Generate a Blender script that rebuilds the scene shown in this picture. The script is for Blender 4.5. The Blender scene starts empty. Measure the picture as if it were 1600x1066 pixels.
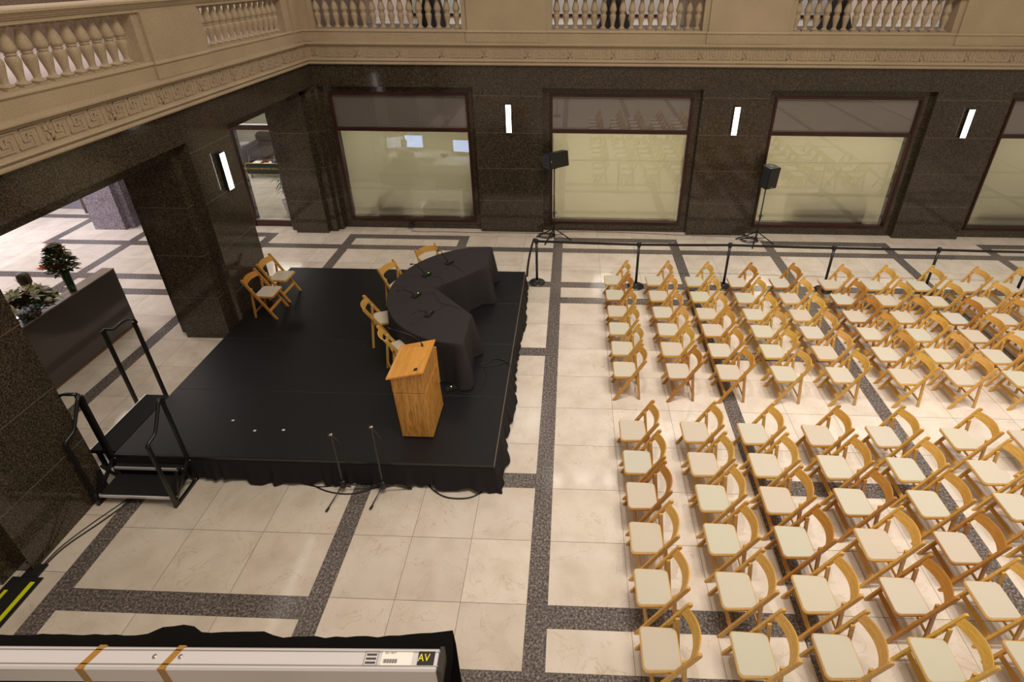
import bpy, bmesh, math, random
from mathutils import Matrix, Vector
random.seed(7)
S = bpy.context.scene
COL = S.collection
PI = math.pi

# ------------------------------------------------------------------ camera
F_PX, PX, PY = 836.654, 866.153, 385.529
CAM = Vector((0.15782, -13.61417, 5.84100))
RM = Matrix(((0.9994582693083651, -0.0175537670638836, 0.02783941761234558),
             (0.03279808280158761, 0.4610665114805053, -0.8867592445279255),
             (0.002730142060015491, 0.8871919393530714, 0.4613924675059923)))
cd = bpy.data.cameras.new('camera'); cam = bpy.data.objects.new('camera', cd); COL.objects.link(cam)
cd.sensor_width = 36.0; cd.lens = F_PX / 1600 * 36.0
cd.shift_x = -(PX - 800) / 1600; cd.shift_y = (PY - 533) / 1600
cd.clip_start = 0.05; cd.clip_end = 200
cam.matrix_world = Matrix.Translation(CAM) @ RM.to_4x4()
S.camera = cam

def project(p):                      # used only to decide which seats fall inside the photographed area
    d = RM.transposed() @ (Vector(p) - CAM)
    return PX + F_PX * d.x / -d.z, PY - F_PX * d.y / -d.z

# ------------------------------------------------------------------ world, exposure, lights
W = bpy.data.worlds.new('world'); S.world = W; W.use_nodes = True
bg = W.node_tree.nodes['Background']; bg.inputs[0].default_value = (1.0, 0.80, 0.60, 1); bg.inputs[1].default_value = 0.29
S.view_settings.view_transform = 'Standard'; S.view_settings.look = 'None'
S.view_settings.gamma = 1; S.view_settings.exposure = 0.42
try: S.view_settings.use_curve_mapping = False
except Exception: pass

def aim(o, target):
    v = Vector(target) - o.location
    o.rotation_euler = v.to_track_quat('-Z', 'Y').to_euler()
def area(name, loc, target, size, power, color, size_y=None, spread=PI):
    l = bpy.data.lights.new(name, 'AREA'); l.energy = power; l.color = color; l.size = size; l.spread = spread
    if size_y: l.shape = 'RECTANGLE'; l.size_y = size_y
    o = bpy.data.objects.new(name, l); COL.objects.link(o); o.location = loc; aim(o, target); return o
def spot(name, loc, target, power, color, angle=60, blend=0.8, radius=0.15):
    l = bpy.data.lights.new(name, 'SPOT'); l.energy = power; l.color = color; l.spot_size = math.radians(angle)
    l.spot_blend = blend; l.shadow_soft_size = radius
    o = bpy.data.objects.new(name, l); COL.objects.link(o); o.location = loc; aim(o, target); return o
WARM = (1.0, 0.86, 0.72); NEUT = (1.0, 0.92, 0.84); COOL = (0.86, 0.92, 1.0)
# row of ceiling fixtures high above the seats (their panels are built further down)
FIX = [(-0.20, -0.8), (0.75, -0.8), (1.8, -0.8)]
FIXZ = 10.0
for i, x in enumerate((0.0, 2.2, 4.4, 6.6, 8.8, 11.0)):     # overhead row of downlights
    spot('seat_downlight', (x, -10.8, 13.0), (x * 0.82 + 1.4, -7.2, 0), (900, 960, 940, 900, 900, 900)[i], (1.0, 0.955, 0.915), 50, 0.9, 0.12)
area('hall_light', (3.0, -11.5, 13.5), (1.0, -6.5, 0), 5.0, 680, (1.0, 0.87, 0.73))
area('lobby_light', (-9.4, -4.4, 3.85), (-9.6, -3.9, 0), 3.0, 75, (1.0, 0.86, 0.78))
area('lobby_daylight', (-14.5, -3.5, 2.6), (-10.5, -3.2, 0.6), 3.0, 190, (0.93, 0.90, 1.0))
for x in (-2.0, 3.5, 9.5):
    area('gallery_fill', (x, -0.6, 7.6), (x, 0.4, 5.2), 2.5, 38, (1.0, 0.93, 0.88))  # added fill above the gallery to brighten its back wall, not a real fixture
area('gallery_fill', (-7.6, -6.5, 7.8), (-8.8, -6.5, 5.0), 3.0, 85, (1.0, 0.9, 0.86))  # added fill for the left gallery, likewise no real fixture
for x, pw in ((-3.7, 62), (1.3, 98), (6.2, 92), (11.0, 72)):
    l = bpy.data.lights.new('office_light', 'POINT'); l.energy = pw; l.color = (1.0, 0.95, 0.84); l.shadow_soft_size = 0.4
    o = bpy.data.objects.new('office_light', l); COL.objects.link(o); o.location = (x, 1.3, 3.3)
area('office_light', (-9.2, 1.6, 3.7), (-9.2, 1.6, 0), 2.6, 80, (1.0, 0.97, 0.88))

# ------------------------------------------------------------------ materials
def new_mat(name):
    m = bpy.data.materials.new(name); m.use_nodes = True
    return m, m.node_tree.nodes, m.node_tree.links, m.node_tree.nodes['Principled BSDF']
def simple(name, col, rough=0.5, metal=0.0, spec=0.5, emit=None, estr=0, bump=0, bscale=200):
    m, n, l, b = new_mat(name)
    b.inputs['Base Color'].default_value = (*col, 1); b.inputs['Roughness'].default_value = rough
    b.inputs['Metallic'].default_value = metal; b.inputs['Specular IOR Level'].default_value = spec
    if emit: b.inputs['Emission Color'].default_value = (*emit, 1); b.inputs['Emission Strength'].default_value = estr
    t = n.new('ShaderNodeTexNoise'); t.inputs['Scale'].default_value = bscale
    tc = n.new('ShaderNodeTexCoord'); l.new(tc.outputs['Object'], t.inputs['Vector'])
    if bump:
        bp = n.new('ShaderNodeBump'); bp.inputs['Strength'].default_value = bump; bp.inputs['Distance'].default_value = 0.002
        l.new(t.outputs['Fac'], bp.inputs['Height']); l.new(bp.outputs['Normal'], b.inputs['Normal'])
    else:
        mr = n.new('ShaderNodeMapRange'); mr.inputs['To Min'].default_value = max(0, rough - 0.04); mr.inputs['To Max'].default_value = min(1, rough + 0.04)
        l.new(t.outputs['Fac'], mr.inputs['Value']); l.new(mr.outputs['Result'], b.inputs['Roughness'])
    return m
def ramp(n, stops):
    r = n.new('ShaderNodeValToRGB'); e = r.color_ramp.elements
    e[0].position, e[0].color = stops[0][0], (*stops[0][1], 1); e[1].position, e[1].color = stops[-1][0], (*stops[-1][1], 1)
    for p, c in stops[1:-1]:
        k = e.new(p); k.color = (*c, 1)
    return r
def granite(name, stops, rough, scale=95, joints=None, spec=0.5, big=0.25):
    m, n, l, b = new_mat(name)
    g = n.new('ShaderNodeNewGeometry')
    v = n.new('ShaderNodeTexNoise'); v.inputs['Scale'].default_value = scale; v.inputs['Detail'].default_value = 3; v.inputs['Roughness'].default_value = 0.7
    l.new(g.outputs['Position'], v.inputs['Vector'])
    r = ramp(n, stops); l.new(v.outputs['Fac'], r.inputs['Fac'])
    v2 = n.new('ShaderNodeTexNoise'); v2.inputs['Scale'].default_value = 1.6; v2.inputs['Detail'].default_value = 2
    l.new(g.outputs['Position'], v2.inputs['Vector'])
    mr = n.new('ShaderNodeMapRange'); mr.inputs['To Min'].default_value = 1 - big; mr.inputs['To Max'].default_value = 1 + big
    l.new(v2.outputs['Fac'], mr.inputs['Value'])
    mx = n.new('ShaderNodeVectorMath'); mx.operation = 'SCALE'; l.new(r.outputs['Color'], mx.inputs[0]); l.new(mr.outputs['Result'], mx.inputs['Scale'])
    l.new(mx.outputs['Vector'], b.inputs['Base Color'])
    b.inputs['Roughness'].default_value = rough; b.inputs['Specular IOR Level'].default_value = spec
    return m
def marble():
    m, n, l, b = new_mat('cream_marble')
    g = n.new('ShaderNodeNewGeometry')
    sc = n.new('ShaderNodeVectorMath'); sc.operation = 'SCALE'; sc.inputs[0].default_value = (37, 91, 13); l.new(g.outputs['Random Per Island'], sc.inputs['Scale'])
    ad = n.new('ShaderNodeVectorMath'); ad.operation = 'ADD'; l.new(g.outputs['Position'], ad.inputs[0]); l.new(sc.outputs['Vector'], ad.inputs[1])
    def vein(scale, width, dist):
        t = n.new('ShaderNodeTexNoise'); t.inputs['Scale'].default_value = scale; t.inputs['Detail'].default_value = 4
        t.inputs['Roughness'].default_value = 0.55; t.inputs['Distortion'].default_value = dist
        l.new(ad.outputs['Vector'], t.inputs['Vector'])
        s = n.new('ShaderNodeMath'); s.operation = 'SUBTRACT'; s.inputs[1].default_value = 0.5; l.new(t.outputs['Fac'], s.inputs[0])
        a = n.new('ShaderNodeMath'); a.operation = 'ABSOLUTE'; l.new(s.outputs[0], a.inputs[0])
        r = n.new('ShaderNodeMapRange'); r.inputs['From Min'].default_value = 0; r.inputs['From Max'].default_value = width
        r.inputs['To Min'].default_value = 1; r.inputs['To Max'].default_value = 0; l.new(a.outputs[0], r.inputs['Value'])
        return r.outputs['Result']
    v1 = vein(2.4, 0.007, 0.8); v2 = vein(5.0, 0.006, 0.5)
    t = n.new('ShaderNodeTexNoise'); t.inputs['Scale'].default_value = 3.0; t.inputs['Detail'].default_value = 5; l.new(ad.outputs['Vector'], t.inputs['Vector'])
    r = ramp(n, [(0.3, (0.62, 0.545, 0.455)), (0.52, (0.70, 0.63, 0.54)), (0.75, (0.75, 0.685, 0.60))]); l.new(t.outputs['Fac'], r.inputs['Fac'])
    tone = n.new('ShaderNodeMapRange'); tone.inputs['To Min'].default_value = 0.93; tone.inputs['To Max'].default_value = 1.05; l.new(g.outputs['Random Per Island'], tone.inputs['Value'])
    ts = n.new('ShaderNodeVectorMath'); ts.operation = 'SCALE'; l.new(r.outputs['Color'], ts.inputs[0]); l.new(tone.outputs['Result'], ts.inputs['Scale'])
    m1 = n.new('ShaderNodeMix'); m1.data_type = 'RGBA'; m1.inputs['B'].default_value = (0.40, 0.25, 0.13, 1)
    f1 = n.new('ShaderNodeMath'); f1.operation = 'MULTIPLY'; f1.inputs[1].default_value = 0.36; l.new(v1, f1.inputs[0])
    l.new(f1.outputs[0], m1.inputs['Factor']); l.new(ts.outputs['Vector'], m1.inputs['A'])
    m2 = n.new('ShaderNodeMix'); m2.data_type = 'RGBA'; m2.inputs['B'].default_value = (0.46, 0.31, 0.18, 1)
    f2 = n.new('ShaderNodeMath'); f2.operation = 'MULTIPLY'; f2.inputs[1].default_value = 0.18; l.new(v2, f2.inputs[0])
    l.new(f2.outputs[0], m2.inputs['Factor']); l.new(m1.outputs['Result'], m2.inputs['A'])
    l.new(m2.outputs['Result'], b.inputs['Base Color'])
    b.inputs['Roughness'].default_value = 0.09; b.inputs['Specular IOR Level'].default_value = 0.42
    return m
def wood(name, base, dark, rough=0.35, tint=True, scale=6.0, axis=0, grain=1.0):
    m, n, l, b = new_mat(name)
    tc = n.new('ShaderNodeTexCoord'); mp = n.new('ShaderNodeMapping')
    s = [14, 14, 14]; s[axis] = 1.2; mp.inputs['Scale'].default_value = s
    l.new(tc.outputs['Object'], mp.inputs['Vector'])
    t = n.new('ShaderNodeTexNoise'); t.inputs['Scale'].default_value = scale / 3; t.inputs['Detail'].default_value = 6; t.inputs['Distortion'].default_value = 1.2 * grain
    l.new(mp.outputs['Vector'], t.inputs['Vector'])
    r = ramp(n, [(0.35, dark), (0.6, base)]); l.new(t.outputs['Fac'], r.inputs['Fac'])
    out = r.outputs['Color']
    if tint:
        oi = n.new('ShaderNodeObjectInfo'); mu = n.new('ShaderNodeMix'); mu.data_type = 'RGBA'; mu.blend_type = 'MULTIPLY'; mu.inputs['Factor'].default_value = 1
        l.new(out, mu.inputs['A']); l.new(oi.outputs['Color'], mu.inputs['B']); out = mu.outputs['Result']
    l.new(out, b.inputs['Base Color']); b.inputs['Roughness'].default_value = rough; b.inputs['Specular IOR Level'].default_value = 0.5
    return m
def cushion_mat():
    m, n, l, b = new_mat('cream_vinyl')
    oi = n.new('ShaderNodeObjectInfo'); mu = n.new('ShaderNodeMix'); mu.data_type = 'RGBA'; mu.blend_type = 'MULTIPLY'; mu.inputs['Factor'].default_value = 1
    mu.inputs['A'].default_value = (0.56, 0.53, 0.435, 1); l.new(oi.outputs['Color'], mu.inputs['B']); l.new(mu.outputs['Result'], b.inputs['Base Color'])
    b.inputs['Roughness'].default_value = 0.42
    t = n.new('ShaderNodeTexNoise'); t.inputs['Scale'].default_value = 350; tc = n.new('ShaderNodeTexCoord'); l.new(tc.outputs['Object'], t.inputs['Vector'])
    bp = n.new('ShaderNodeBump'); bp.inputs['Strength'].default_value = 0.15; bp.inputs['Distance'].default_value = 0.001; l.new(t.outputs['Fac'], bp.inputs['Height']); l.new(bp.outputs['Normal'], b.inputs['Normal'])
    return m
def glass_mat(name, tint=(1, 1, 1), r0=0.06, rough=0.01):
    m, n, l, b = new_mat(name); n.remove(b)
    out = [x for x in n if x.type == 'OUTPUT_MATERIAL'][0]
    tr = n.new('ShaderNodeBsdfTransparent'); tr.inputs[0].default_value = (*tint, 1)
    gl = n.new('ShaderNodeBsdfGlossy'); gl.inputs['Roughness'].default_value = rough
    fr = n.new('ShaderNodeFresnel'); ge = n.new('ShaderNodeNewGeometry'); mp = n.new('ShaderNodeMapRange')
    mp.inputs['To Min'].default_value = 1.75; mp.inputs['To Max'].default_value = 1 / 1.75; l.new(ge.outputs['Backfacing'], mp.inputs['Value']); l.new(mp.outputs['Result'], fr.inputs['IOR'])
    mx = n.new('ShaderNodeMixShader'); l.new(fr.outputs[0], mx.inputs[0]); l.new(tr.outputs[0], mx.inputs[1]); l.new(gl.outputs[0], mx.inputs[2])
    l.new(mx.outputs[0], out.inputs[0]); return m
def shade_mat():
    m, n, l, b = new_mat('shade_fabric'); n.remove(b)
    out = [x for x in n if x.type == 'OUTPUT_MATERIAL'][0]
    tr = n.new('ShaderNodeBsdfTransparent'); df = n.new('ShaderNodeBsdfDiffuse'); tl = n.new('ShaderNodeBsdfTranslucent')
    df.inputs[0].default_value = (0.60, 0.56, 0.40, 1); tl.inputs[0].default_value = (0.84, 0.80, 0.52, 1)
    a = n.new('ShaderNodeMixShader'); a.inputs[0].default_value = 0.62; l.new(df.outputs[0], a.inputs[1]); l.new(tl.outputs[0], a.inputs[2])
    c = n.new('ShaderNodeMixShader'); c.inputs[0].default_value = 0.20; l.new(a.outputs[0], c.inputs[1]); l.new(tr.outputs[0], c.inputs[2])
    l.new(c.outputs[0], out.inputs[0]); return m

M = {}
M['marble'] = marble()
M['floor_granite'] = granite('floor_granite', [(0.32, (0.035, 0.032, 0.032)), (0.46, (0.10, 0.09, 0.085)), (0.56, (0.19, 0.165, 0.15)), (0.66, (0.36, 0.30, 0.27))], 0.14, 42)
M['wall_granite'] = granite('wall_granite', [(0.36, (0.013, 0.010, 0.007)), (0.49, (0.042, 0.033, 0.022)), (0.58, (0.075, 0.058, 0.039)), (0.70, (0.16, 0.122, 0.08))], 0.10, 58)
M['lobby_granite'] = granite('lobby_granite', [(0.34, (0.05, 0.045, 0.05)), (0.5, (0.18, 0.155, 0.19)), (0.66, (0.38, 0.33, 0.38))], 0.2, 50)
M['joint'] = simple('stone_joint', (0.16, 0.135, 0.105), 0.8)
M['grout'] = simple('dark_grout', (0.10, 0.07, 0.045), 0.8)
M['lime'] = granite('limestone', [(0.3, (0.32, 0.25, 0.165)), (0.5, (0.39, 0.31, 0.21)), (0.7, (0.45, 0.365, 0.255))], 0.6, 60, spec=0.3, big=0.16)
M['chair_wood'] = wood('honey_wood', (0.63, 0.375, 0.092), (0.54, 0.29, 0.060), 0.35, True, 8.0, 1)
M['cushion'] = cushion_mat()
M['oak'] = wood('oak_veneer', (0.66, 0.34, 0.08), (0.40, 0.165, 0.03), 0.38, False, 7.0, 2, 1.6)
M['oak_top'] = wood('oak_top_veneer', (0.70, 0.34, 0.07), (0.58, 0.26, 0.05), 0.30, False, 5.0, 1, 0.8)
M['oak_edge'] = simple('pale_wood_edge', (0.60, 0.40, 0.18), 0.5)
M['frame_red'] = wood('mahogany', (0.052, 0.015, 0.009), (0.026, 0.007, 0.005), 0.3, False, 4, 0)
M['glass'] = glass_mat('window_glass')
M['shade'] = shade_mat()
M['frost'] = simple('frosted_film', (0.20, 0.18, 0.165), 0.4)
M['metal'] = simple('steel', (0.62, 0.60, 0.57), 0.3, 1.0)
M['alu'] = simple('brushed_aluminium', (0.74, 0.73, 0.76), 0.32, 0.35)
M['black_metal'] = simple('black_steel', (0.012, 0.011, 0.011), 0.32)
M['stand_metal'] = simple('dark_satin_steel', (0.075, 0.066, 0.055), 0.3, 0.5)
M['black_plastic'] = simple('black_plastic', (0.014, 0.013, 0.014), 0.45)
M['stage_top'] = simple('black_stage_deck', (0.0060, 0.0056, 0.0066), 0.46, spec=0.4)
M['step_top'] = simple('black_step_carpet', (0.007, 0.0065, 0.0065), 0.9, bump=0.6)
M['seam'] = simple('worn_seam', (0.026, 0.024, 0.023), 0.6)
M['edge_trim'] = simple('worn_deck_edge', (0.15, 0.115, 0.085), 0.5)
M['cloth'] = simple('black_polyester', (0.030, 0.026, 0.027), 0.78, spec=0.25, bump=0.25, bscale=700)
M['skirt'] = simple('black_pleated_skirt', (0.018, 0.0155, 0.017), 0.85, spec=0.2)
M['white'] = simple('white_paint', (0.78, 0.74, 0.70), 0.6)
M['pale_pink'] = simple('pale_wall_paint', (0.72, 0.62, 0.57), 0.7)
M['pale_shade'] = simple('pale_curtain', (0.44, 0.47, 0.42), 0.8)
M['grey_shade'] = simple('grey_curtain', (0.50, 0.49, 0.49), 0.8)
M['pale_stone'] = simple('pale_gallery_stone', (0.58, 0.52, 0.51), 0.3)
M['cloth_black'] = simple('deep_black_cloth', (0.005, 0.0045, 0.004), 0.9, spec=0.1)
M['gallery_floor'] = simple('gallery_carpet', (0.13, 0.115, 0.12), 0.9)
M['brown_stone'] = granite('brown_stone', [(0.3, (0.12, 0.085, 0.065)), (0.7, (0.20, 0.145, 0.115))], 0.25, 20)
M['tan_stone'] = granite('tan_stone', [(0.3, (0.30, 0.19, 0.13)), (0.7, (0.42, 0.29, 0.21))], 0.2, 8)
M['plaster'] = simple('office_paint', (0.55, 0.53, 0.42), 0.8)
M['desk_panel'] = simple('grey_back_painted_glass', (0.065, 0.058, 0.050), 0.12)
M['desk_top'] = wood('grey_striped_wood', (0.30, 0.245, 0.19), (0.20, 0.16, 0.12), 0.25, False, 5, 1)
M['kick'] = simple('brown_kick', (0.16, 0.10, 0.05), 0.6)
M['lamp'] = simple('lamp_diffuser', (1, 1, 1), 0.4, emit=(1.0, 0.95, 0.97), estr=4)
M['lamp_hi'] = simple('ceiling_diffuser', (1, 1, 1), 0.4, emit=(1.0, 0.93, 0.84), estr=6)
M['screen'] = simple('monitor_glow', (0.1, 0.1, 0.1), 0.4, emit=(0.45, 0.62, 1.0), estr=2.6)
M['screen_dim'] = simple('monitor_dim', (0.1, 0.1, 0.1), 0.4, emit=(0.55, 0.62, 0.75), estr=0.9)
M['paper'] = simple('paper', (0.85, 0.84, 0.80), 0.8)
M['led'] = simple('green_led', (0.1, 0.4, 0.05), 0.4, emit=(0.25, 1.0, 0.08), estr=3)
M['blue_led'] = simple('blue_clip', (0.02, 0.03, 0.25), 0.4)
M['sign_green'] = simple('dark_green_enamel', (0.006, 0.022, 0.014), 0.35)
M['gold'] = simple('gold_lettering', (0.62, 0.40, 0.10), 0.35, 0.4)
M['sofa'] = simple('brown_leather', (0.035, 0.023, 0.017), 0.6, spec=0.3, bump=0.4, bscale=60)
M['pot'] = simple('white_glazed_pot', (0.72, 0.75, 0.80), 0.35)
M['soil'] = simple('dark_soil', (0.05, 0.035, 0.02), 0.9)
M['leaf'] = simple('green_leaf', (0.030, 0.105, 0.018), 0.6, spec=0.25)
M['leaf2'] = simple('olive_leaf', (0.09, 0.12, 0.015), 0.6, spec=0.25)
M['leaf_red'] = simple('russet_leaf', (0.14, 0.035, 0.012), 0.6, spec=0.25)
M['orange'] = simple('orange_petal', (0.85, 0.20, 0.035), 0.45)
M['yellow_p'] = simple('yellow_petal', (0.70, 0.50, 0.06), 0.45)
M['ivory'] = simple('ivory_petal', (0.86, 0.84, 0.74), 0.45)
M['lime_p'] = simple('lime_petal', (0.50, 0.58, 0.10), 0.45)
M['vase'] = simple('dark_green_glass', (0.020, 0.040, 0.016), 0.12)
M['skin'] = simple('skin', (0.50, 0.28, 0.19), 0.5)
M['hair'] = simple('brown_hair', (0.045, 0.026, 0.016), 0.55, bump=0.6, bscale=120)
M['blue_cloth'] = simple('blue_jacket_cloth', (0.03, 0.045, 0.22), 0.7)
M['tape_yellow'] = simple('hazard_yellow', (0.68, 0.74, 0.0), 0.55)
M['tape_amber'] = simple('amber_tape', (0.36, 0.18, 0.03), 0.35)
M['rope'] = simple('black_webbing', (0.010, 0.010, 0.010), 0.6)
M['rubber'] = simple('black_rubber', (0.012, 0.011, 0.010), 0.55)
M['label_ink'] = simple('label_ink', (0.05, 0.05, 0.05), 0.6)
M['label_dark'] = simple('badge_black', (0.012, 0.012, 0.014), 0.4)
M['logo_yellow'] = simple('logo_yellow', (0.82, 0.72, 0.02), 0.5)

# ------------------------------------------------------------------ mesh helpers
class MB:
    def __init__(s): s.v = []; s.f = []; s.mi = []; s.sm = []; s.mats = []
    def m(s, name):
        if name not in s.mats: s.mats.append(name)
        return s.mats.index(name)
    def add(s, vs, fs, mat, smooth=False, T=None):
        o = len(s.v); k = s.m(mat)
        for v in vs: s.v.append(tuple(T @ Vector(v)) if T is not None else tuple(v))
        for f in fs: s.f.append(tuple(i + o for i in f)); s.mi.append(k); s.sm.append(smooth)
        return s
    def box(s, x0, x1, y0, y1, z0, z1, mat, T=None):
        vs = [(x0, y0, z0), (x1, y0, z0), (x1, y1, z0), (x0, y1, z0), (x0, y0, z1), (x1, y0, z1), (x1, y1, z1), (x0, y1, z1)]
        return s.add(vs, [(0, 3, 2, 1), (4, 5, 6, 7), (0, 1, 5, 4), (1, 2, 6, 5), (2, 3, 7, 6), (3, 0, 4, 7)], mat, False, T)
    def bar(s, a, b, w, h, mat, up=(0, 0, 1)):
        a, b = Vector(a), Vector(b); d = (b - a); L = d.length; d.normalize(); up = Vector(up)
        if abs(d.dot(up)) > 0.99: up = Vector((1, 0, 0))
        sx = d.cross(up).normalized(); uz = sx.cross(d).normalized()
        T = Matrix((sx, uz, d)).transposed().to_4x4(); T.translation = a
        return s.box(-w / 2, w / 2, -h / 2, h / 2, 0, L, mat, T)
    def prism(s, poly, z0, z1, mat, T=None, smooth=False):
        n = len(poly)
        vs = [(x, y, z0) for x, y in poly] + [(x, y, z1) for x, y in poly]
        fs = [tuple(range(n - 1, -1, -1)), tuple(range(n, 2 * n))] + [(i, (i + 1) % n, (i + 1) % n + n, i + n) for i in range(n)]
        return s.add(vs, fs, mat, smooth, T)
    def tube(s, pts, r, mat, seg=8, closed=False, cap=True):
        pts = [Vector(p) for p in pts]; n = len(pts); rings = []
        rs = r if isinstance(r, (list, tuple)) else [r] * n
        prev = None
        for i, p in enumerate(pts):
            if closed: d = pts[(i + 1) % n] - pts[i - 1]
            else: d = pts[min(i + 1, n - 1)] - pts[max(i - 1, 0)]
            if d.length < 1e-9: d = Vector((0, 0, 1))
            d.normalize()
            if prev is None:
                a = Vector((0, 0, 1)) if abs(d.z) < 0.9 else Vector((1, 0, 0)); u = d.cross(a).normalized()
            else:
                u = prev - d * prev.dot(d)
                if u.length < 1e-6: u = d.orthogonal()
                u.normalize()
            prev = u; w = d.cross(u)
            rings.append([p + (u * math.cos(2 * PI * k / seg) + w * math.sin(2 * PI * k / seg)) * rs[i] for k in range(seg)])
        vs = [v for R in rings for v in R]; fs = []
        m = n if closed else n - 1
        for i in range(m):
            a = i * seg; b2 = ((i + 1) % n) * seg
            for k in range(seg): fs.append((a + k, a + (k + 1) % seg, b2 + (k + 1) % seg, b2 + k))
        if cap and not closed:
            fs.append(tuple(range(seg - 1, -1, -1))); fs.append(tuple((n - 1) * seg + k for k in range(seg)))
        return s.add(vs, fs, mat, True)
    def lathe(s, prof, mat, c=(0, 0, 0), seg=20, T=None, smooth=True):
        vs = []; fs = []; n = len(prof)
        for r, z in prof:
            for k in range(seg): vs.append((c[0] + r * math.cos(2 * PI * k / seg), c[1] + r * math.sin(2 * PI * k / seg), c[2] + z))
        for i in range(n - 1):
            for k in range(seg): fs.append((i * seg + k, i * seg + (k + 1) % seg, (i + 1) * seg + (k + 1) % seg, (i + 1) * seg + k))
        fs.append(tuple(range(seg - 1, -1, -1))); fs.append(tuple((n - 1) * seg + k for k in range(seg)))
        return s.add(vs, fs, mat, smooth, T)
    def ball(s, c, r, mat, seg=12, sc=(1, 1, 1)):
        n = seg // 2; prof = [(max(1e-4, math.sin(PI * i / n)) * r, -math.cos(PI * i / n) * r) for i in range(n + 1)]
        T = Matrix.Translation(c) @ Matrix.Diagonal((*sc, 1))
        return s.lathe(prof, mat, seg=seg, T=T)
    def sweep(s, prof, path, mat, n_out):
        """profile (offset, z) swept along xy path; n_out = per-vertex mitre direction"""
        k = len(prof); vs = []; fs = []
        for (x, y), (nx, ny) in zip(path, n_out):
            for o, z in prof: vs.append((x + nx * o, y + ny * o, z))
        for i in range(len(path) - 1):
            for j in range(k):
                fs.append((i * k + j, (i + 1) * k + j, (i + 1) * k + (j + 1) % k, i * k + (j + 1) % k))
        fs.append(tuple(range(k))); fs.append(tuple((len(path) - 1) * k + j for j in range(k - 1, -1, -1)))
        return s.add(vs, fs, mat)
    def build(s, name, parent=None, loc=None, rz=0, bevel=0, bseg=1, shade_auto=True):
        me = bpy.data.meshes.new(name); me.from_pydata(s.v, [], s.f); me.update()
        for mn in s.mats: me.materials.append(M[mn])
        me.polygons.foreach_set('material_index', s.mi); me.polygons.foreach_set('use_smooth', s.sm)
        bm = bmesh.new(); bm.from_mesh(me); bmesh.ops.recalc_face_normals(bm, faces=bm.faces)
        if bevel:
            bmesh.ops.bevel(bm, geom=[e for e in bm.edges if e.is_manifold and e.calc_face_angle(0) > 0.5], offset=bevel, segments=bseg, affect='EDGES', clamp_overlap=True)
        bm.to_mesh(me); bm.free()
        o = bpy.data.objects.new(name, me); COL.objects.link(o)
        if parent: o.parent = parent
        if loc is not None: o.location = loc
        if rz: o.rotation_euler.z = rz
        return o
def tag(o, label, cat, group=None, kind=None):
    o['label'] = label; o['category'] = cat
    if group: o['group'] = group
    if kind: o['kind'] = kind
    return o
def thing(name, label, cat, loc=(0, 0, 0), rz=0, group=None):
    o = bpy.data.objects.new(name, None); COL.objects.link(o); o.location = loc; o.rotation_euler.z = rz
    o.empty_display_size = 0.1
    return tag(o, label, cat, group)
def struct(o): o['kind'] = 'structure'; return o
def kids(root): return [c for c in COL.objects if c.parent == root]
TREES = {}
def tree_of(root):
    if root.name not in TREES:
        TREES[root.name] = [(c, kids(c)) for c in kids(root)]
    return TREES[root.name]
def dup(root, loc, rz, label, color=None, group=None):
    t = tree_of(root)
    r = root.copy(); COL.objects.link(r); r.location = loc; r.rotation_euler = (0, 0, rz); r['label'] = label
    if group: r['group'] = group
    for c, gs in t:
        d = c.copy(); COL.objects.link(d); d.parent = r
        if color: d.color = color
        for g in gs:
            e = g.copy(); COL.objects.link(e); e.parent = d
            if color: e.color = color
    return r
def text_mesh(name, txt, size, mat, mtx, parent, ext=0.001, align='CENTER'):
    cu = bpy.data.curves.new(name, 'FONT'); cu.body = txt; cu.size = size; cu.extrude = ext; cu.align_x = align; cu.align_y = 'CENTER'
    t = bpy.data.objects.new(name, cu); COL.objects.link(t)
    dg = bpy.context.evaluated_depsgraph_get(); me = bpy.data.meshes.new_from_object(t.evaluated_get(dg))
    bpy.data.objects.remove(t); me.name = name; me.materials.clear(); me.materials.append(M[mat])
    o = bpy.data.objects.new(name, me); COL.objects.link(o); o.parent = parent; o.matrix_local = mtx
    return o
ORD = ['first', 'second', 'third', 'fourth', 'fifth', 'sixth', 'seventh', 'eighth', 'ninth', 'tenth', 'eleventh', 'twelfth', 'thirteenth', 'fourteenth', 'fifteenth', 'sixteenth']

# ------------------------------------------------------------------ floor
PF = -1.63      # pier face of the back wall
RF = -1.49      # recessed window wall
LX = -5.60      # face of the left wall
fl = MB()
fl.box(-17, 15, -17, 1.0, -0.10, -0.003, 'grout')
def quad(x0, x1, y0, y1, mat, g=0.002):
    if x1 - x0 < 0.01 or y1 - y0 < 0.01: return
    fl.add([(x0 + g, y0 + g, 0), (x1 - g, y0 + g, 0), (x1 - g, y1 - g, 0), (x0 + g, y1 - g, 0)], [(0, 1, 2, 3)], mat)
w = 0.217
AT, AB, BT, BB, CT, CB, DT, DB = -1.904, -2.121, -2.463, -2.679, -3.988, -4.205, -4.575, -4.79
ET, EB, FT, FB, GT, GB, HT, HB = -6.20, -6.414, -8.805, -9.022, -10.42, -10.639, -11.016, -11.233
rest = [HB - 0.70 * i for i in range(0, 9)]
WR = [('t', -1.45, AT), ('g', AT, AB), ('t', AB, BT), ('g', BT, BB), ('t', BB, -3.329), ('t', -3.329, CT), ('g', CT, CB), ('t', CB, DT), ('g', DT, DB),
      ('t', DB, -5.492), ('t', -5.492, -6.2), ('t', -6.2, -6.908), ('t', -6.908, -7.616), ('t', -7.616, -8.32), ('t', -8.32, -9.022), ('t', -9.022, -9.722), ('t', -9.722, GT),
      ('g', GT, GB), ('t', GB, HT), ('g', HT, HB)] + [('t', rest[i], rest[i + 1]) for i in range(8)]
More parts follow.
